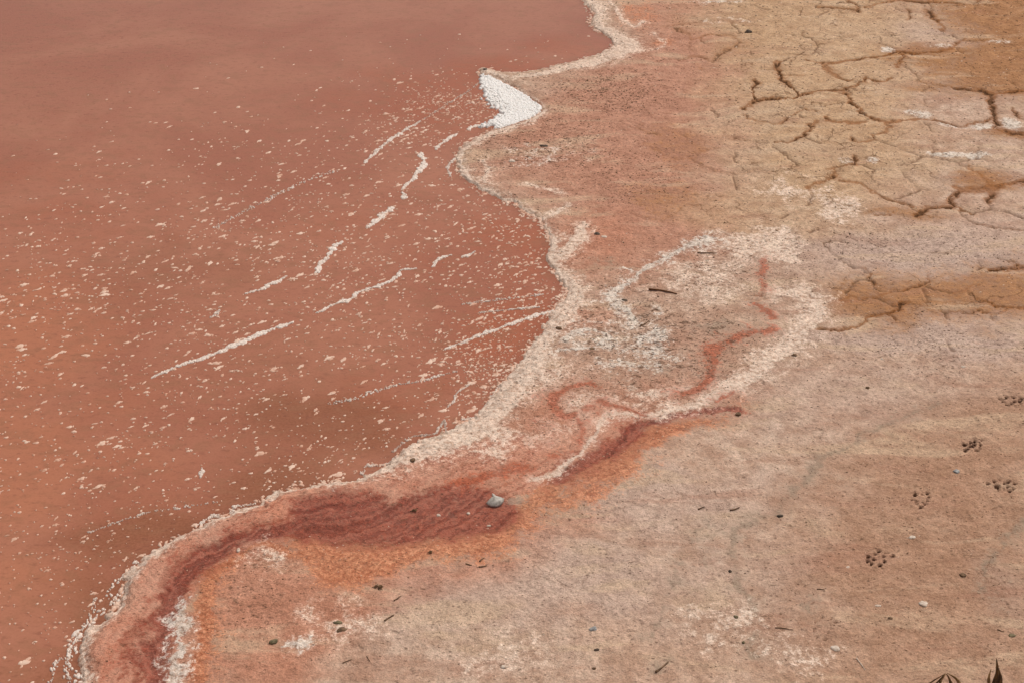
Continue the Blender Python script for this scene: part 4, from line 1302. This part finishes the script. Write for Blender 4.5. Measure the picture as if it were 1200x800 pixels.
# fan shell: ribbed valve leaning on the mud
def fan_shell(u, v):
    px, py = at(u, v)
    root = empty('fan_shell', (px, py, ground_z(px, py)))
    V, F = [], []
    nr, na = 8, 25
    R = 0.036
    for i in range(nr + 1):
        q = i / nr
        for j in range(na):
            a = math.radians(-58 + 116 * j / (na - 1))
            rib = 0.0011 * math.cos(j * math.pi) * q
            rad = R * q * (1 - 0.10 * abs(a) ** 2) * (1 + (0.02 * math.cos(j * math.pi) if i == nr else 0))
            V.append((rad * math.sin(a), rad * math.cos(a), 0.013 * math.sin(math.pi * min(1, q * 0.62 + 0.22)) * (1 - (abs(a) / 1.4) ** 2) + rib))
    for i in range(nr):
        for j in range(na - 1):
            F.append((i * na + j, i * na + j + 1, (i + 1) * na + j + 1, (i + 1) * na + j))
    valve = mesh_obj('valve', V, F, M_SHELL, root)
    sol = valve.modifiers.new('thick', 'SOLIDIFY')
    sol.thickness = 0.0016
    sol.offset = -1
    hinge = mesh_obj('hinge', *horn(0.0062, 0.010), M_SHELL, root)
    hinge.rotation_euler = (math.radians(75), 0, 0)
    hinge.location = (0, 0.004, 0.006)
    fwd = Vector((0.30, -0.80, -0.52)).normalized()          # from the hinge down to the rim
    out = Vector((0.15, -0.50, 0.85))
    out = (out - fwd * out.dot(fwd)).normalized()
    side = fwd.cross(out)
    from mathutils import Matrix
    root.rotation_euler = Matrix((side, fwd, out)).transposed().to_euler()
    root.location.z += 0.0155
    root.location.y += 0.012
    tag(root, 'grey white ribbed fan shell lying on the maroon mud', 'shell')


def horn(r0, h, n=8):
    V, F = [], []
    for i in range(5):
        q = i / 4
        for j in range(n):
            a = 2 * math.pi * j / n
            V.append((r0 * (1 - 0.85 * q) * math.cos(a) + 0.003 * q * q, r0 * .7 * (1 - 0.85 * q) * math.sin(a), h * q))
    for i in range(4):
        for j in range(n):
            k = (j + 1) % n
            F.append((i * n + j, i * n + k, (i + 1) * n + k, (i + 1) * n + j))
    F.append(tuple(range(4 * n, 5 * n)))
    F.append(tuple(range(n - 1, -1, -1)))
    return V, F


fan_shell(578, 590)


def tube(path, radii, n=7):
    V, F = [], []
    P = [Vector(p) for p in path]
    for i, p in enumerate(P):
        d = (P[min(i + 1, len(P) - 1)] - P[max(i - 1, 0)]).normalized()
        s = d.cross(Vector((0, 0, 1)))
        if s.length < 1e-4: s = Vector((1, 0, 0))
        s.normalize()
        t_ = d.cross(s).normalized()
        for j in range(n):
            a = 2 * math.pi * j / n
            V.append(p + (s * math.cos(a) + t_ * math.sin(a)) * radii[i])
    for i in range(len(P) - 1):
        for j in range(n):
            k = (j + 1) % n
            F.append((i * n + j, i * n + k, (i + 1) * n + k, (i + 1) * n + j))
    F.append(tuple(range(n - 1, -1, -1)))
    F.append(tuple(range((len(P) - 1) * n, len(P) * n)))
    return V, F


def twig(p0, p1, rad, mat, label, name='twig', bend=0.1, seed=0):
    r = random.Random(seed)
    a, b = at(*p0), at(*p1)
    m = 0.8 * rad * mpp(*p0)
    path, rads = [], []
    L = math.hypot(b[0] - a[0], b[1] - a[1])
    for i in range(7):
        q = i / 6
        ox = bend * L * math.sin(math.pi * q) * (1 if seed % 2 else -1) + r.uniform(-.01, .01) * L
        px, py = a[0] + (b[0] - a[0]) * q, a[1] + (b[1] - a[1]) * q + ox * 0.5
        path.append((px - a[0], py - a[1], ground_z(px, py) + m * 0.8))
        rads.append(m * (1 - 0.45 * q) * r.uniform(.85, 1.1))
    top = max(ground_z(a[0] + p[0], a[1] + p[1]) for p in path)
    path = [(p[0], p[1], 0.5 * p[2] + 0.5 * (top + m * .5)) for p in path]
    V, F = tube(path, rads)
    o = mesh_obj(name, V, F, mat)
    o.location = (a[0], a[1], 0)
    tag(o, label, name)


TWIGS = [
    ((760, 342), (793, 348), 1.5, M_WOOD, 'brown bare stick lying alone beside the white salt line'),
    ((462, 707), (470, 701), 1.2, M_DARK, 'short dark twig, upper of two on beige crust'),
    ((451, 731), (462, 724), 1.4, M_DARK, 'short dark twig, lower of two on beige crust'),
    ((546, 664), (553, 666), 1.2, M_DARK, 'dark leaf sliver at the orange edge, lowest of the cluster'),
    ((562, 661), (568, 657), 1.2, M_DARK, 'dark curled leaf sliver at the orange edge'),
    ((561, 668), (571, 666), 1.2, M_DARK, 'flat dark leaf sliver beside the curled one'),
    ((908, 739), (929, 741), 1.0, M_DARK, 'thin dark twig on pale crust beside the silt vein'),
    ((768, 791), (783, 779), 1.7, M_DARK, 'crooked dark twig in the pale grey silt'),
    ((817, 300), (840, 300), 1.0, M_DARK, 'thin dark twig at the end of the white salt line'),
    ((430, 772), (434, 778), 0.9, M_DARK, 'tiny dark twig on the salmon flat'),
    ((402, 780), (413, 776), 0.9, M_DARK, 'tiny flat twig beside the upright tiny one on the salmon flat'),
    ((855, 602), (866, 599), 1.5, M_DARK, 'small dark sliver on the flat above the silt veins'),
    ((818, 601), (825, 598), 1.3, M_DARK, 'small dark sliver left of the silt veins'),
    ((750, 385), (762, 377), 0.9, M_DARK, 'thin twig on salt flakes below the stick'),
    ((1003, 774), (1013, 788), 1.0, M_WHITES, 'pale curved stalk on tan mud near the dry grass'),
    ((1168, 741), (1176, 744), 0.9, M_DARK, 'tiny dark twig beside the olive pebble'),
    ((957, 693), (966, 694), 0.9, M_DARK, 'tiny dark twig on tan mud below the purple stain'),
]
for k, tw in enumerate(TWIGS):
    twig(*tw, seed=k + 1)


# little wads of dark weed
def weed_wad(u, v, su, label, seed):
    r = random.Random(seed)
    px, py = at(u, v)
    gz = ground_z(px, py)
    m = mpp(u, v)
    root = empty('weed_wad', (px, py, gz))
    for k in range(14):
        a = r.uniform(0, 6.28)
        L = su * m * r.uniform(.2, .5)
        c = (r.uniform(-.35, .35) * su * m, r.uniform(-.2, .2) * su * m, r.uniform(.001, .004))
        path = [(c[0] + L * (q - .5) * math.cos(a + q), c[1] + L * (q - .5) * math.sin(a + q), c[2] + .003 * math.sin(q * 3.1)) for q in (0, .25, .5, .75, 1)]
        V, F = tube(path, [m * .35, m * .5, m * .55, m * .5, m * .3], 5)
        mesh_obj('strand', V, F, M_DRYDARK if k % 3 else M_DARK, root)
    tag(root, label, 'weed')


weed_wad(443, 691, 14, 'dark tangled wad of weed at the edge of the orange mud', 1)
weed_wad(505, 652, 7, 'small dark wad of weed inside the orange mud', 2)
weed_wad(485, 600, 9, 'small dark wad of weed on the maroon band', 3)


# dry grass tufts at the near edge of the flat
def blade(base, tip, w, bend, name, mat, parent, n=8):
    b, t_ = Vector(base), Vector(tip)
    side = (t_ - b).cross(Vector((0, 1, 0.3)))
    if side.length < 1e-5: side = Vector((1, 0, 0))
    side.normalize()
    V, F = [], []
    for i in range(n + 1):
        q = i / n
        p = b.lerp(t_, q) + Vector(bend) * math.sin(math.pi * q)
        ww = w * (1 - q ** 2.2) + 0.0004
        fold = Vector((0, -1, 0)) * ww * 0.5
        V += [p - side * ww, p + fold, p + side * ww]
    for i in range(n):
        F += [(3 * i, 3 * i + 1, 3 * i + 4, 3 * i + 3), (3 * i + 1, 3 * i + 2, 3 * i + 5, 3 * i + 4)]
    o = mesh_obj(name, V, F, mat, parent)
    sol = o.modifiers.new('thick', 'SOLIDIFY')
    sol.thickness = 0.0008
    return o


def tuft(u, v, blades, label):
    px, py = at(u, v)
    root = empty('dry_grass_tuft', (px, py, ground_z(px, py) - 0.002))
    for bs, tp, w, bend, mat in blades:
        blade(bs, tp, w, bend, 'blade', mat, root)
    tag(root, label, 'grass')


tuft(1105, 812, [((-.062, -.004, 0), (-.002, .008, .050), .0030, (-.002, 0, .003), M_DRYDARK), ((-.040, -.006, 0), (-.002, .008, .051), .0026, (.001, 0, .002), M_DRYDARK), ((-.018, -.004, 0), (-.001, .008, .050), .0028, (-.002, 0, .004), M_DRY),
                 ((.040, -.006, 0), (.002, .008, .052), .0042, (.009, 0, .007), M_DRY), ((.014, -.006, 0), (0, .008, .050), .0030, (.004, 0, .006), M_DRYDARK), ((.026, -.002, 0), (.003, .008, .046), .0026, (.001, 0, .001), M_DRYDARK),
                 ((-.002, -.004, 0), (-.014, .004, .036), .0024, (-.004, 0, .004), M_DRYDARK)],
     'tent shaped dry brown grass tuft with an arching pale blade')
tuft(1163, 812, [((0, 0, 0), (-.006, .014, .098), .0055, (.006, 0, 0), M_DRYDARK), ((.004, 0, 0), (.002, .012, .072), .006, (.008, 0, 0), M_DRYDARK), ((-.004, 0, 0), (-.014, .010, .066), .004, (-.006, 0, 0), M_DRY),
                 ((.006, 0, 0), (.012, .010, .052), .005, (.006, 0, 0), M_DRYDARK), ((-.002, -.002, 0), (-.002, .006, .058), .006, (0, 0, 0), M_DRYDARK)],
     'upright dark dry grass tuft standing as a pointed spike')


# litter too small to count: dark flakes and pale grains strewn over the flat
def litter(name, count, mat, lmin, lmax, label, seed, weight):
    r = np.random.default_rng(seed)
    cx = r.uniform(-1.1, 2.7, count * 9)
    cy = r.uniform(2.5, 7.6, count * 9)
    jj = np.clip(np.searchsorted(xs, cx) - 1, 0, NX - 2)
    ii = np.clip(np.searchsorted(ys, cy) - 1, 0, NY - 2)
    fl_ = ii * NX + jj
    ok = (D[fl_] > 0.015) & (np.abs(cx) < 0.40 * np.hypot(cy, CAM_H)) & (r.uniform(0, 1, len(cx)) < weight[fl_])
    sel = np.nonzero(ok)[0][:count]
    cx, cy, fl_ = cx[sel], cy[sel], fl_[sel]
    n = len(sel)
    base = np.array([(-1, -.15, -.4), (-.35, -.55, -.4), (.5, -.5, -.4), (1, .1, -.4), (.35, .55, -.4), (-.5, .45, -.4), (-.2, -.1, .9), (.3, .1, .8)], np.float64)
    tri = np.array([(0, 1, 6), (1, 2, 6), (2, 7, 6), (2, 3, 7), (3, 4, 7), (4, 6, 7), (4, 5, 6), (5, 0, 6)])
    L = np.exp(r.uniform(np.log(lmin), np.log(lmax), n))[:, None]
    L = L * (0.7 + 0.5 * np.clip((cy - 2.5) / 2.5, 0, 2))[:, None]
    Wd = L * r.uniform(.25, .7, n)[:, None]
    an = r.normal(0.1, 0.7, n)[:, None]
    jit = r.uniform(.7, 1.3, (n, 8))
    bx, by = base[None, :, 0] * L * jit, base[None, :, 1] * Wd * jit
    X = cx[:, None] + bx * np.cos(an) - by * np.sin(an)
    Y = cy[:, None] + bx * np.sin(an) + by * np.cos(an)
    Zv = z[fl_][:, None] + 0.0009 + base[None, :, 2] * np.minimum(Wd * .6, .0022)
    V = np.stack([X, Y, Zv], axis=2).reshape(-1, 3)
    F = (tri[None] + 8 * np.arange(n)[:, None, None]).reshape(-1, 3)
    o = bpy.data.objects.new(name, fast_mesh(name, V, F, mat))
    COL.objects.link(o)
    tag(o, label, 'litter', kind='stuff')


wgt = np.clip(0.10 + 0.75 * debris_zone + 0.12 * tan - 0.25 * stain, 0.03, 1)
litter('dark_litter', 14000, M_DEBRIS, 0.0014, 0.0050, 'fine dark flakes of weed and bark strewn over the flat', 1, wgt)
litter('salt_grains', 3000, M_PALEBIT, 0.0015, 0.0045, 'pale salt grains strewn over the flat', 2, np.clip(0.1 + 0.6 * m_cream + 0.7 * m_white + 0.3 * orange, 0.03, 1))
